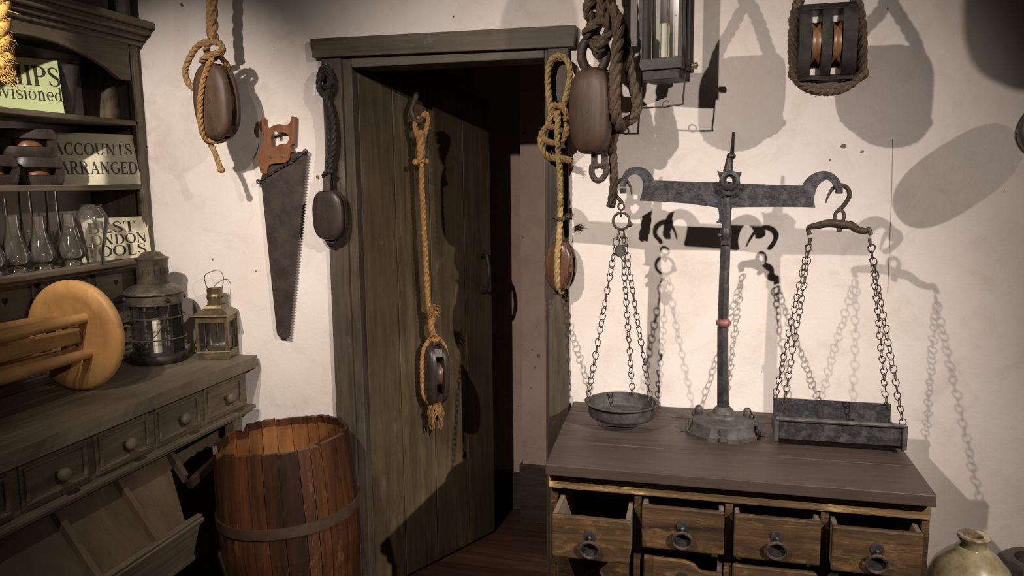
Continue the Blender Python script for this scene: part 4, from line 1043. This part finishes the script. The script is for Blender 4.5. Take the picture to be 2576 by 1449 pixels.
for dv, hh in ((0, 1), (10, -1)):
    o.rope(rp([(1994,186,-.02),(2008,200+dv*.6,-.03),(2035,214+dv*.9,-.03),(2070,221+dv,-.03),(2105,219+dv,-.03),(2140,206+dv*.8,-.03),(2170,184,-.02)], YB), .0115, 4.6, hand=hh)
    o.rope(rp([(1998,190,.02),(2012,206+dv*.6,.025),(2040,218+dv*.9,.025),(2075,222+dv,.025),(2110,218+dv,.025),(2140,205+dv*.8,.025),(2166,188,.02)], YB), .0115, 4.6, hand=hh)
for q in ((1997, 186), (2170, 184)): o.ball(at(*q, YB-.012), .0175, 10, 7, (1, 1, 1.1))
build('lower_strop', o, MAT['rope_dark'], t)

# right edge: a long tilted block mostly beyond the frame, and one hanging just above it
YB = -.37
c = at(2740, 268, YB); UP = V((.80, 0, .60))
t = thing('rope_block', 'dark tilted pulley block cut off by the right edge of the picture', 'pulley block', (c.x, c.y, c.z-.13))
shell(t, c, (-.15, -1, 0), .190, .360, .090, .034, MAT['block_dark'], 2.4, up=tuple(UP))
e_ = c + UP*.20
o = MB().rope([tuple(c + UP*.15), tuple(e_ + V((.02, 0, .03))), tuple(e_ + V((.05, 0, .12))), (e_.x+.06, c.y, 2.6), (e_.x+.06, c.y, 3.35)], .014, 6); build('strop', o, MAT['rope_dark'], t)
c = V((.20, -.80, 2.43))
t = thing('rope_block', 'pulley block hanging above the double block, seen by its shadow at the upper right', 'pulley block', (c.x, c.y, c.z-.17))
shell(t, c, (-.2, -1, 0), .185, .330, .090, .034, MAT['block_dark'], 2.6)
o = MB().rope([(c.x, c.y, c.z+.15), (c.x, c.y, 2.8), (c.x, c.y, 3.35)], .016, 6); build('strop', o, MAT['rope_dark'], t)

# ================================================================ lantern hanging by the wall
YL = -.135
xl, xr = at(1617, 100, YL).x, at(1737, 100, YL).x
lc = V(((xl+xr)/2, YL, at(1680, 205, YL).z)); hw = .068
t = thing('wall_lantern', 'dark metal lantern with white candle and wire cage beside the big rope block', 'lantern', tuple(lc))
yw = math.radians(-14); ex = V((math.cos(yw), math.sin(yw), 0)); ey = V((-ex.y, ex.x, 0)); c2 = lc
HL = .40
build('base', frus(frus(MB(), 0, hw-.006, .030, hw-.004), .030, hw+.004, .066, hw+.004), MAT['tin_dark'], t, bevel=.002, smooth=False)
for i, j in ((-1, -1), (1, -1), (1, 1), (-1, 1)):
    q = c2 + ex*(i*(hw-.004)) + ey*(j*(hw-.004)); build('corner_post', MB().bar(q+V((0, 0, .06)), q+V((0, 0, HL)), .012, .012, ex), MAT['tin_dark'], t, smooth=False)
for i, j in ((0, -1), (1, 0), (0, 1), (-1, 0)):
    q = c2 + ex*(i*(hw-.004)) + ey*(j*(hw-.004)); tx = ey if i else ex; nrm = ex*i + ey*j
    build('pane', MB().plate([q-tx*(hw-.01)+V((0, 0, .066)), q+tx*(hw-.01)+V((0, 0, .066)), q+tx*(hw-.01)+V((0, 0, HL)), q-tx*(hw-.01)+V((0, 0, HL))], nrm*.0015), MAT['pane'], t, smooth=False)
    mb = MB()
    for d_ in (-.026, .026): mb.tube([q+tx*d_+nrm*.008+V((0, 0, .060)), q+tx*d_+nrm*.008+V((0, 0, HL))], .0019, 6)
    build('guard_wire', mb, MAT['brass'] if j == -1 else MAT['tin_dark'], t)
build('roof', frus(frus(frus(MB(), HL-.01, hw+.006, HL+.02, hw+.006), HL+.02, hw+.014, HL+.03, hw+.012), HL+.03, hw+.008, HL+.10, .028), MAT['tin_dark'], t, bevel=.002, smooth=False)
build('ring', MB().torus(c2+V((0, 0, HL+.118)), .022, .003, (0, 1, 0)), MAT['iron'], t)
build('chain', MB().rope([tuple(c2+V((0, 0, HL+.138))), tuple(c2+V((0, .03, HL+.4))), (c2.x, c2.y+.03, 3.35)], .006, 6), MAT['iron'], t)
q = lc + ex*(hw+.006) - ey*.01 + V((0, 0, .042)); mb = MB().lathe([(.004, 0), (.004, .012), (.009, .014), (.010, .030), (.004, .033)], q, ex, 12); build('knob', mb, MAT['brass'], t, angle=50)
for sgn, base in ((1, -.03),):
    y0 = lc + ey*base
    A = spline([tuple(y0 + ex*a_ + V((0, 0, z_))) for a_, z_ in ((hw+.008, HL+.01, ), (hw+.009, .10), (hw+.004, .02), (hw-.002, -.065), (hw-.012, -.079), (-.060, -.083), (-.070, -.070), (-.072, -.005), (-.074, .06))], 5)
    build('wire_bail', MB().tube([V(p) for p in A], .0026, 6), MAT['tin_dark'], t)
build('lower_ring', MB().torus(lc+V((.004, -.03, -.075)), .011, .0022, (.2, 1, 0), 16, 6), MAT['brass'], t)
candle_parts(lc + V((-.006, 0, .066)), .0165, .115, t)

# ================================================================ drawer chest
CX0, CX1, CZ = -.452, .592, .895
YF = -.632
ch = thing('drawer_chest', 'worn wooden chest of small drawers with a dark plank top against the wall', 'chest of drawers', (.07, -.33, 0))
mb = MB(); ys = [-.668, -.46, -.285, -.14, -.012]
for i, (a, b) in enumerate(zip(ys, ys[1:])):
    mb.tone = [.55, .45, .6, .4][i]
    x0a, x0b = (CX0+.022, CX0+.012, CX0+.004, CX0)[i], (CX0+.012, CX0+.004, CX0, CX0-.004)[i]
    mb.hexa([(x0a, a+.0012, .862), (CX1, a+.0012, .862), (CX1, b-.0012, .862), (x0b, b-.0012, .862), (x0a, a+.0012, CZ), (CX1, a+.0012, CZ), (CX1, b-.0012, CZ), (x0b, b-.0012, CZ)])
build('plank_top', mb, MAT['top'], ch, bevel=.003, smooth=False)
mb = MB().box((-.428, YF-.004, .812), (.590, YF+.05, .853)); build('rail', mb, MAT['rail'], ch, bevel=.005, smooth=False)
mb = MB()
mb.box((-.425, YF+.02, 0), (-.405, -.03, .862)); mb.box((.572, YF+.004, 0), (.590, -.03, .862)); mb.box((-.425, -.045, 0), (.590, -.03, .862)); mb.box((-.42, YF+.02, .852), (.585, -.03, .862))
xm = [-.168, .083, .333]
for x in xm: mb.box((x-.010, YF+.004, 0), (x+.010, -.05, .812))
for z in (.655, .495, .335, .175, .02): mb.box((-.42, YF+.012, z-.012), (.585, -.05, z))
build('carcass', mb, MAT['chest'], ch, smooth=False)
def ringpull(c, o, k=1.0):
    c = V(c)
    mb = MB().lathe([(.001, .002), (.013*k, .004), (.016*k, .003), (.017*k, 0)][::-1], c + V((0, 0, .018)), (0, -1, 0), 18); mb.ball(c+V((0, -.008, .014)), .006, 8, 6); mb.tube([c+V((0, -.006, .018)), c+V((0, -.012, .006)), c+V((0, -.006, -.002))], .0032, 6)
    mb.lathe([(.001, .003), (.019*k, .004), (.024*k, .002), (.025*k, 0)][::-1], c + V((0, 0, -.024)), (0, -1, 0), 20)
    p_ = build('pull_plate', mb, MAT['iron'], o, angle=50)
    build('pull_ring', MB().torus(c+V((0, -.011, -.020)), .0265*k, .0044, (0, 1, .22), 24, 8), MAT['rust'], o)
def drawer(x0, x1, z0, z1, yf, droop, label, skew=0.0, chip=False):
    """open box sliding out of the chest, front face at yf, front edge drooping"""
    L = .40; h = z1-z0; w_ = x1-x0
    def T(x, y, z):           # y measured back from the front face
        return (x + skew*y, yf + y, z - droop*(1 - y/L))
    o = MB()
    def bx(a, b):
        (xa, ya, za), (xb, yb, zb2) = a, b
        o.hexa([T(xa, ya, za), T(xb, ya, za), T(xb, yb, za), T(xa, yb, za), T(xa, ya, zb2), T(xb, ya, zb2), T(xb, yb, zb2), T(xa, yb, zb2)])
    bx((x0+.002, .016, z0+.008), (x0+.015, L, z1-.002)); bx((x1-.015, .016, z0+.008), (x1-.002, L, z1-.002)); bx((x0+.015, L-.012, z0+.008), (x1-.015, L, z1-.004)); bx((x0+.004, .016, z0+.004), (x1-.004, L-.001, z0+.010))
    root = build('drawer', o, MAT['chest_in'], ch, bevel=.0015, smooth=False, label=label); o = MB()
    if chip:
        q = [(x0, z0), (x1, z0), (x1, z1-.030), (x1-.060, z1-.030), (x1-.075, z1-.012), (x1-.10, z1-.003), (x0, z1)]
        o.plate([T(x, 0, z) for x, z in q], (0, .016, 0))
    else: bx((x0, 0, z0), (x1, .016, z1))
    build('front', o, MAT['chest'], root, bevel=.005, smooth=False)
    c = T((x0+x1)/2, -.0005, (z0+z1)/2 - .006); ringpull(c, root)
    return root
drawer(-.400, -.180, .660, .786, -.735, .010, 'drawer pulled furthest out')
drawer(-.154, .071, .676, .802, -.668, .004, None)
drawer(.096, .320, .674, .800, -.664, .006, None)
drawer(.346, .566, .673, .799, -.676, .008, None)
drawer(-.404, -.182, .507, .632, -.615, .0, None)
drawer(-.150, .070, .507, .634, -.640, .0, 'drawer with a chipped front', chip=True)
drawer(.096, .320, .507, .636, -.640, .0, None)
drawer(.346, .566, .507, .634, -.638, .0, None)

# ================================================================ balance scale
YB = -.275
def cb_(x, y, yy=YB): return at(1400 + .34938*x, 350 + .3494*y, yy)
bc = V((at(1819, 1045, YB).x, YB, CZ))
t = thing('balance_scale', 'black iron beam scale with tall post standing on the chest of drawers', 'scale', tuple(bc))
def octo(z, r, j=1.0):
    out = []
    for k in range(16):
        a = 2*PI*k/16 + PI/16*0; rr = r*(1.0 if k % 2 else j); out.append(bc + V((rr*math.cos(a), rr*math.sin(a)*.92, z)))
    return out
mb = MB(); lv = [(.0, .118, .94), (.010, .118, .94), (.012, .110, .95), (.022, .106, .95), (.026, .104, .94), (.042, .100, .96), (.047, .094, .97), (.052, .072, 1.0), (.058, .052, 1.0), (.064, .048, 1.0), (.070, .036, 1.0), (.080, .030, 1.0), (.088, .022, 1.0)]
rings = [octo(z, r, j) for z, r, j in lv]
mb.add(sum(rings, []), [(i*16+k, i*16+(k+1) % 16, (i+1)*16+(k+1) % 16, (i+1)*16+k) for i in range(len(rings)-1) for k in range(16)] + [tuple(range(16))[::-1], tuple((len(rings)-1)*16+k for k in range(16))])
build('foot', mb, MAT['iron_grey'], t, angle=25)
mb = MB()
for a in (-90, -10, 90, 190):
    d_ = V((math.cos(math.radians(a)), math.sin(math.radians(a))*.92, 0)); s_ = V((-d_.y, d_.x, 0))
    mb = MB()
    for z, r, hh in ((.012, .112, .014), (.034, .103, .018)): mb.bar(bc + d_*r - V((0, 0, -z+hh/2)), bc + d_*r + V((0, 0, z+hh/2)), .018, .010, d_)
    build('foot_rib', mb, MAT['iron_grey'], t, angle=60)
for a in (150, 30):
    d_ = V((math.cos(math.radians(a)), math.sin(math.radians(a))*.92, 0)); q = bc + d_*.088 + V((0, 0, .058))
    mb = MB().ball(q, .016, 10, 7, (.9, .9, 1.25)); mb.ball(q + d_*.014 - V((0, 0, .012)), .012, 9, 6); build('foot_lug', mb, MAT['iron_grey'], t, angle=60)
pt = [at(1819, 1046, YB), at(1818, 830, YB), at(1822, 700, YB), at(1826, 600, YB), at(1829, 520, YB)]
mb = MB().tube([V((p.x, YB, p.z)) for p in pt], [.0185, .0165, .0155, .0145, .013], 4, twist=0)
s4 = [.0185, .0165, .0155, .0145, .013]
build('post', MB().tube([V((p.x, YB, p.z)) for p in pt], s4, 8), MAT['iron'], t, angle=30)
q = at(1819, 1046, YB); build('post_collar', MB().box((q.x-.021, YB-.021, q.z-.006), (q.x+.021, YB+.021, q.z+.006)), MAT['iron_grey'], t, bevel=.003, smooth=False)
q = at(1820, 812, YB); build('ball', MB().ball((q.x, YB, q.z), .0235, 18, 12, (1, 1, .72)), MAT['pink'], t, label='dull red ball on the scale post')
q = at(1826, 590, YB); mb = MB().box((q.x-.014, YB-.018, q.z-.030), (q.x+.014, YB+.014, q.z-.018)); mb.lathe([(.014, -.020), (.017, -.010), (.017, .012), (.012, .024)], q, (0, 0, 1), 12); mb.lathe([(.005, .0), (.006, .024)], (q.x, YB, q.z-.002), (-1, -.3, 0), 10); build('joint', mb, MAT['iron'], t, angle=40)
beam = [(735,297,'c'),(1130,310),(1180,300,'c'),(1320,310,'c'),(1335,320),(1770,335,'c'),(1800,288),(1860,245),(1930,229),(1990,247),(2030,285),(2055,335),(2060,392,'c'),(2012,392,'c'),(2000,340),(1970,302),(1930,298),(1885,335),(1860,400),(1855,445),(1864,493,'c'),(1640,489),(1300,492),(1265,500),(1245,545,'c'),(1180,545,'c'),(1160,500),(1130,490),(900,461),(598,444,'c'),(615,385),(621,310),(590,262),(550,255),(515,278),(498,345,'c'),(458,345,'c'),(468,285),(500,225),(570,196),(640,214),(682,255),(705,297,'c')]
mb = MB().plate([at(1400+.34938*x, 350+.3494*y, YB-.007) for x, y in spline(beam, 5, True)], (0, .013, 0))
build('beam', mb, MAT['iron_beam'], t, bevel=.0018, smooth=True, angle=30)
crest = [(1158,227,'c'),(1200,238),(1245,222),(1295,236),(1337,234,'c'),(1318,285),(1326,340),(1296,385),(1245,408),(1200,388),(1168,340),(1174,285)]
hole = [(1245,268,'c'),(1265,285),(1266,308),(1246,328,'c'),(1226,308),(1227,285)]
mb = MB().plate([at(1400+.34938*x, 350+.3494*y, YB-.024) for x, y in spline(crest, 4, True)], (0, .046, 0), [[at(1400+.34938*x, 350+.3494*y, YB-.024) for x, y in spline(hole, 4, True)]])
build('pivot_housing', mb, MAT['iron'], t, bevel=.003, smooth=False)
q = cb_(1245, 298); rg = MB().lathe([(.016, 0), (.030, 0), (.030, .006), (.026, .009), (.018, .009), (.016, .006)], V((q.x, YB-.024, q.z)), (0, -1, 0), 24, cap=False); rg.f.append([0, 0, 0]) if False else None
build('pivot_ring', rg, MAT['iron'], t, angle=40)
tong = [(1165,500,'c'),(1240,500,'c'),(1222,560),(1208,610,'c'),(1178,608),(1150,598,'c'),(1172,572)]
build('pointer_tongue', MB().plate([at(1400+.34938*x, 350+.3494*y, YB-.012) for x, y in spline(tong, 4, True)], (0, .024, 0)), MAT['iron_beam'], t, bevel=.002, smooth=False)
build('yoke_arm', MB().tube([V((p.x, YB-.0, p.z)) for p in (cb_(1225, 540), cb_(1225, 420))], .012, 8), MAT['iron'], t)
stem = [V((p.x, YB, p.z)) for p in (cb_(1236, 235), cb_(1240, 190), cb_(1245, 150), cb_(1262, 118))]
build('finial', MB().tube(stem, [.016, .012, .011, .010], 10).ball(V((cb_(1258, 122).x, YB, cb_(1258, 122).z)), .014, 12, 8, (1, 1, .8)), MAT['iron'], t, angle=60)
a_, b_ = V(cb_(1264, 105)), V(cb_(1275, -52)); a_.y = b_.y = YB
mb = MB(); n = 27; pp = []; rr = []
for i in range(n*2+1):
    f_ = i/(n*2); pp.append(a_.lerp(b_, f_)); rr.append((.0074 if i % 2 else .0052)*(1-.35*f_))
build('screw', mb.tube(pp, rr, 10), MAT['rust'], t, angle=20)
for q in (cb_(478, 372), cb_(2036, 372)): build('knife_edge', MB().box((q.x-.0085, YB-.011, q.z-.0085), (q.x+.0085, YB+.010, q.z+.0085)), MAT['iron'], t, bevel=.002, smooth=False)

# chains: bent-wire links, each turned a quarter against the last
def chain(P, Q, link, r, rnd, jig=.0, ecc=.62):
    P = V(P); Q = V(Q); d = Q-P; L = d.length; n = max(2, int(L/link)); mb = MB()
    u = d.normalized(); s = u.cross(V((0, 1, 0))).normalized(); w_ = u.cross(s)
    for i in range(n):
        c0 = P.lerp(Q, (i+.5)/n); h = L/n*.66; tw = (0 if i % 2 else PI/2) + rnd.uniform(-.5, .5) + .35
        a, b = s*math.cos(tw) + w_*math.sin(tw), u
        c0 = c0 + s*rnd.uniform(-jig, jig) + w_*rnd.uniform(-jig, jig)
        tl = b*1.0 + a*rnd.uniform(-.12, .12)
        pts = []
        for k in range(10):
            t_ = 2*PI*k/10; x = math.cos(t_); y = math.sin(t_); x *= (1 - .38*y)        # heart shape, wide at one end
            pts.append(c0 + a*(x*h*ecc) + tl*(y*h))
        mb.tube(pts, r, 5, True)
    return mb
rnd = random.Random(21)
# left pan on three chains
hookL = [cb_(x, y) for x, y in ((542,396),(534,350),(505,300),(478,290),(445,305),(420,335),(413,375),(425,412),(450,438),(465,462))]
pc = at(1565, 1012, YB); pr_ = .116
t = thing('scale_pan', 'round shallow iron pan hung by three chains from the scale beam', 'scale pan', (pc.x, YB, pc.z-.04))
build('hook', MB().tube([V((p.x, YB-.004+.008*i/9, p.z)) for i, p in enumerate([V(q) for q in spline([tuple(h) for h in hookL], 4)])], [.0022+.0045*min(1, i/12) for i in range(37)], 8), MAT['rust'], t)
q = cb_(466, 485); build('hook_ring', MB().torus((q.x, YB, q.z), .0115, .0032, (.5, 1, 0), 16, 6).torus((cb_(463, 540).x, YB, cb_(463, 540).z), .007, .003, (1, .3, 0), 12, 6), MAT['rust'], t)
q = cb_(466, 590); build('chain_ring', MB().torus((q.x, YB, q.z), .0265, .0042, (.1, 1, 0), 28, 8).ball((q.x+.028, YB, q.z-.010), .0085, 8, 6), MAT['rust'], t)
q2 = V((q.x, YB, q.z-.030))
PZ = pc.z
angs = [math.radians(a) for a in (186, 78, -28)]
tops = [q2 + V((-.006, -.008, 0)), q2 + V((0, .010, 0)), q2 + V((.009, -.004, 0))]
mids = [cb_(412, 830, YB-.012), cb_(485, 930, YB+.015), cb_(520, 930, YB-.01)]
for a, tp, md in zip(angs, tops, mids):
    e_ = V((pc.x + pr_*.965*math.cos(a), YB + pr_*.965*math.sin(a), PZ + .004))
    mb = chain(tp, md, .021, .0017, rnd); m2 = chain(md, e_ + V((0, 0, .010)), .021, .0017, rnd)
    mb.add(m2.v, m2.f); mb.torus(e_, .0095, .0022, (-math.sin(a), math.cos(a), 0), 12, 6); build('chain', mb, MAT['chain'], t)
q = cb_(458, 805, YB-.012); w1 = cb_(468, 800, YB+.01)
mb = MB().lathe([(.018, -.006), (.0195, -.003), (.0195, .003), (.018, .006)], q, (.55, -.8, 0), 18); build('weight_tag', mb, MAT['iron_grey'], t, angle=40)
prf = [(.001, -.046), (.100, -.047), (.107, -.042), (.110, -.034), (.112, -.004), (pr_+.003, -.002), (pr_+.005, .002), (pr_+.002, .004), (.1105, .002), (.1085, -.032), (.105, -.039), (.098, -.043), (.001, -.042)]
build('pan', MB().lathe(prf, (pc.x, YB, PZ), (0, 0, 1), 44, cap=False), MAT['iron_grey'], t, angle=50)

# right oblong tray
hookR = [cb_(x, y) for x, y in ((1934,460),(1955,410),(1985,362),(2025,335),(2070,335),(2106,362),(2118,405),(2102,445),(2075,485),(2048,512),(2040,520))]
t = thing('scale_tray', 'oblong black iron tray hung by chains from a yoke on the scale beam', 'scale pan', (.40, YB, .91))
build('hook', MB().tube([V((p.x, YB-.005+.01*i/10, p.z)) for i, p in enumerate([V(q) for q in spline([tuple(h) for h in hookR], 4)])], [.0020+.0048*min(1, i/12) for i in range(41)], 8), MAT['rust'], t)
q = cb_(2038, 556); build('hook_ring', MB().torus((q.x, YB, q.z), .0160, .0052, (.15, 1, 0), 20, 8, .82, 1.12), MAT['rust'], t)
yk = spline([tuple(cb_(x, y, YB + d_)) for x, y, d_ in ((1822,690,.03),(1812,650,.03),(1822,634,.028),(1880,622,.02),(1960,606,.01),(2035,612,0),(2120,622,-.012),(2165,650,-.025),(2225,662,-.035),(2248,648,-.04),(2264,690,-.045))], 5)
nk = len(yk); build('yoke', MB().tube([V(p) for p in yk], [.007 + .006*math.sin(PI*min(1, max(0, (i-8)/(nk-16)))) for i in range(nk)], 10).ball(cb_(2036, 655, YB-.004), .008, 8, 6), MAT['rust'], t)
TX0, TX1 = .228, .578
yb0, yf0 = -.195, -.372
B0 = [(TX0+.010, yb0, .992), (TX1-.020, yb0, .985)]
mb = MB()
prf = [(yb0, 1.000), (yb0-.004, .925), (yb0-.02, .912), (yf0+.015, .910), (yf0, .922), (yf0-.002, .984)]
T_ = .004; vs = []; fs = []
for x in (TX0, TX1):
    vs += [V((x, y_, z_)) for y_, z_ in prf] + [V((x, y_ + (-T_ if i < 2 else (T_ if i > 3 else 0)), z_ + (T_ if 1 < i < 4 else 0))) for i, (y_, z_) in enumerate(prf)]
n = 6
for i in range(5):
    fs += [(i, i+1, 12+i+1, 12+i), (6+i, 6+i+1, 18+i+1, 18+i), (i, i+1, 6+i+1, 6+i), (12+i, 12+i+1, 18+i+1, 18+i)]
fs += [(0, 6, 18, 12), (5, 11, 23, 17)]
mb.add(vs, fs)
for x in (TX0, TX1): mb.box((x-.004, yb0-.006, .908), (x+.004, yf0, .945)); 
build('tray', mb, MAT['iron_beam'], t, smooth=False)
mb = MB().tube([(TX0-.006, yf0-.003, .984), (TX1+.004, yf0-.003, .984)], .007, 8)
mb.bar((TX0-.004, yf0-.003, .984), (TX0-.004, yf0-.001, .915), .010, .012, (1, 0, 0)); mb.bar((TX1+.002, yf0-.003, .984), (TX1+.002, yf0-.001, .912), .010, .012, (1, 0, 0)); build('rim', mb, MAT['iron_grey'], t)
L0 = V(yk[0]) - V((0, 0, .012)); R0_ = V(yk[-1]) - V((0, 0, .012))
ends = [(L0, (TX0+.004, yb0-.004, .990)), (L0+V((.004, 0, 0)), (TX0+.012, yf0+.008, .984)), (R0_, (TX1-.012, yb0-.004, .984)), (R0_+V((-.004, 0, 0)), (TX1+.0, yf0+.01, .980))]
for a, b in ends:
    mb = chain(a, b, .0195, .0016, rnd, .0018, .68); build('chain', mb, MAT['rust'], t)

# ================================================================ barrel
BC = V((-1.465, -.282, 0)); TILT = math.radians(-3.2)
RT, RMID, RBOT, HB = .243, .256, .228, .770
tl = Matrix.Rotation(TILT, 3, 'Y')
def bp(r, a, z):
    q = tl @ V((r*math.cos(a), r*math.sin(a), z)); return BC + q + V((0, 0, .013))
t = thing('barrel', 'open red-brown wooden barrel with a jagged rim standing between dresser and doorway', 'barrel', tuple(BC))
mb = MB(); mi = MB(); rnd = random.Random(12); a = .15; tot = 2*PI; ws = []
while sum(ws) < tot - .16: ws.append(rnd.uniform(.17, .30))
ws.append(max(.06, tot-sum(ws))); k_ = tot/sum(ws)
def RO(z): f_ = min(.999, z/HB); return RBOT + (RMID-RBOT)*math.sin(PI*min(1, f_/.95)*.5)**1.0 if f_ < .48 else RT + (RMID-RT)*math.cos((f_-.48)/.52*PI/2)**.9
ZS = [0, .08, .18, .28, .38, .48, .58, .66, .72]
for w_ in ws:
    w_ *= k_; g = .004; a0, a1 = a + g, a + w_ - g; a += w_
    mb.tone = rnd.random(); top = HB + rnd.uniform(-.005, .005); m = 3
    brk = (150 < math.degrees(a0) % 360 < 238)
    zs = ZS + [None]; cols = []
    for j in range(m+1):
        aa = a0 + (a1-a0)*j/m; tz = top + rnd.uniform(-.002, .002) - (rnd.uniform(0, .030) if brk else 0)
        cols.append([(aa, z if z is not None else tz) for z in zs])
    vs = []; nz = len(zs); w2 = m+1
    for th in (0, .016):
        for c_ in cols:
            for aa, z in c_:
                lip = .006 if (th and z > .70) else 0
                vs.append(bp(RO(z) - th + lip*0, aa, z))
    idx = lambda s_, j, i: s_*w2*nz + j*nz + i
    fs = []
    for j in range(m):
        for i in range(nz-1):
            fs.append((idx(0,j,i), idx(0,j+1,i), idx(0,j+1,i+1), idx(0,j,i+1))); fs.append((idx(1,j+1,i), idx(1,j,i), idx(1,j,i+1), idx(1,j+1,i+1)))
        fs.append((idx(0,j,nz-1), idx(0,j+1,nz-1), idx(1,j+1,nz-1), idx(1,j,nz-1))); fs.append((idx(1,j,0), idx(1,j+1,0), idx(0,j+1,0), idx(0,j,0)))
    for i in range(nz-1):
        fs.append((idx(1,0,i), idx(0,0,i), idx(0,0,i+1), idx(1,0,i+1))); fs.append((idx(0,m,i), idx(1,m,i), idx(1,m,i+1), idx(0,m,i+1)))
    mb.add(vs, fs)
    mi.tone = mb.tone; iv = []
    for c_ in cols: iv += [bp(RO(z) - (.0165 if z < .70 else .0163 + 0), aa, z - (.028 if i == nz-1 else 0)) for i, (aa, z) in enumerate(c_)]
    mi.add(iv, [((j+1)*nz+i, j*nz+i, j*nz+i+1, (j+1)*nz+i+1) for j in range(m) for i in range(nz-1)])
build('staves', mb, MAT['barrel'], t, smooth=False)
build('inner_face', mi, MAT['barrel_in'], t, smooth=False)
for z0, z1 in ((.475, .512), (.10, .14)):
    vs = []; n = 56
    for th, z in ((.0005, z0), (.007, z0), (.007, z1), (.0005, z1)):
        for k in range(n): vs.append(bp(RO(z)+th, 2*PI*k/n, z))
    mb = MB().add(vs, [(q*n+k, q*n+(k+1) % n, ((q+1) % 4)*n+(k+1) % n, ((q+1) % 4)*n+k) for q in range(4) for k in range(n)])
    build('hoop', mb, MAT['hoop'], t, angle=40)
vs = [bp(RBOT-.014, 2*PI*k/40, .03) for k in range(40)] + [bp(RBOT-.014, 2*PI*k/40, .045) for k in range(40)]
build('bottom', MB().add(vs, [tuple(range(40))[::-1], tuple(range(40, 80))] + [(k, (k+1) % 40, 40+(k+1) % 40, 40+k) for k in range(40)]), MAT['barrel'], t, smooth=False)

# ================================================================ pots at the right
jp = at(2449, 1345, -.36); jc = V((jp.x, -.36, 0)); JZ = jp.z
t = thing('stoneware_jar', 'tall mottled cream stoneware jar with a small mouth right of the chest', 'jar', tuple(jc))
pr = [(.001, 0), (.095, 0), (.102, .01), (.115, .10), (.128, .25), (.134, .38), (.132, JZ-.205), (.122, JZ-.15), (.098, JZ-.095), (.070, JZ-.062), (.050, JZ-.047), (.045, JZ-.040), (.0355, JZ-.036), (.034, JZ-.020), (.041, JZ-.012), (.0435, JZ-.004), (.040, JZ), (.027, JZ-.002), (.0235, JZ-.010), (.024, JZ-.035), (.05, JZ-.07)]
build('body', MB().lathe(pr, jc, (0, 0, 1), 44, cap=False), MAT['stoneware'], t, angle=50)
q = at(2575, 1440, -.16); pc_ = V((q.x+.03, -.17, 0))
t = thing('dark_crock', 'dark round pot behind the stoneware jar at the lower right edge', 'pot', tuple(pc_))
z_ = at(2545, 1402, -.17).z
pr = [(.001, 0), (.11, 0), (.125, .02), (.150, .25), (.145, z_-.10), (.125, z_-.04), (.10, z_-.012), (.085, z_), (.06, z_), (.055, z_-.02), (.001, z_-.03)]
build('body', MB().lathe(pr, pc_, (0, 0, 1), 36, cap=False), MAT['dark_pot'], t, angle=50)
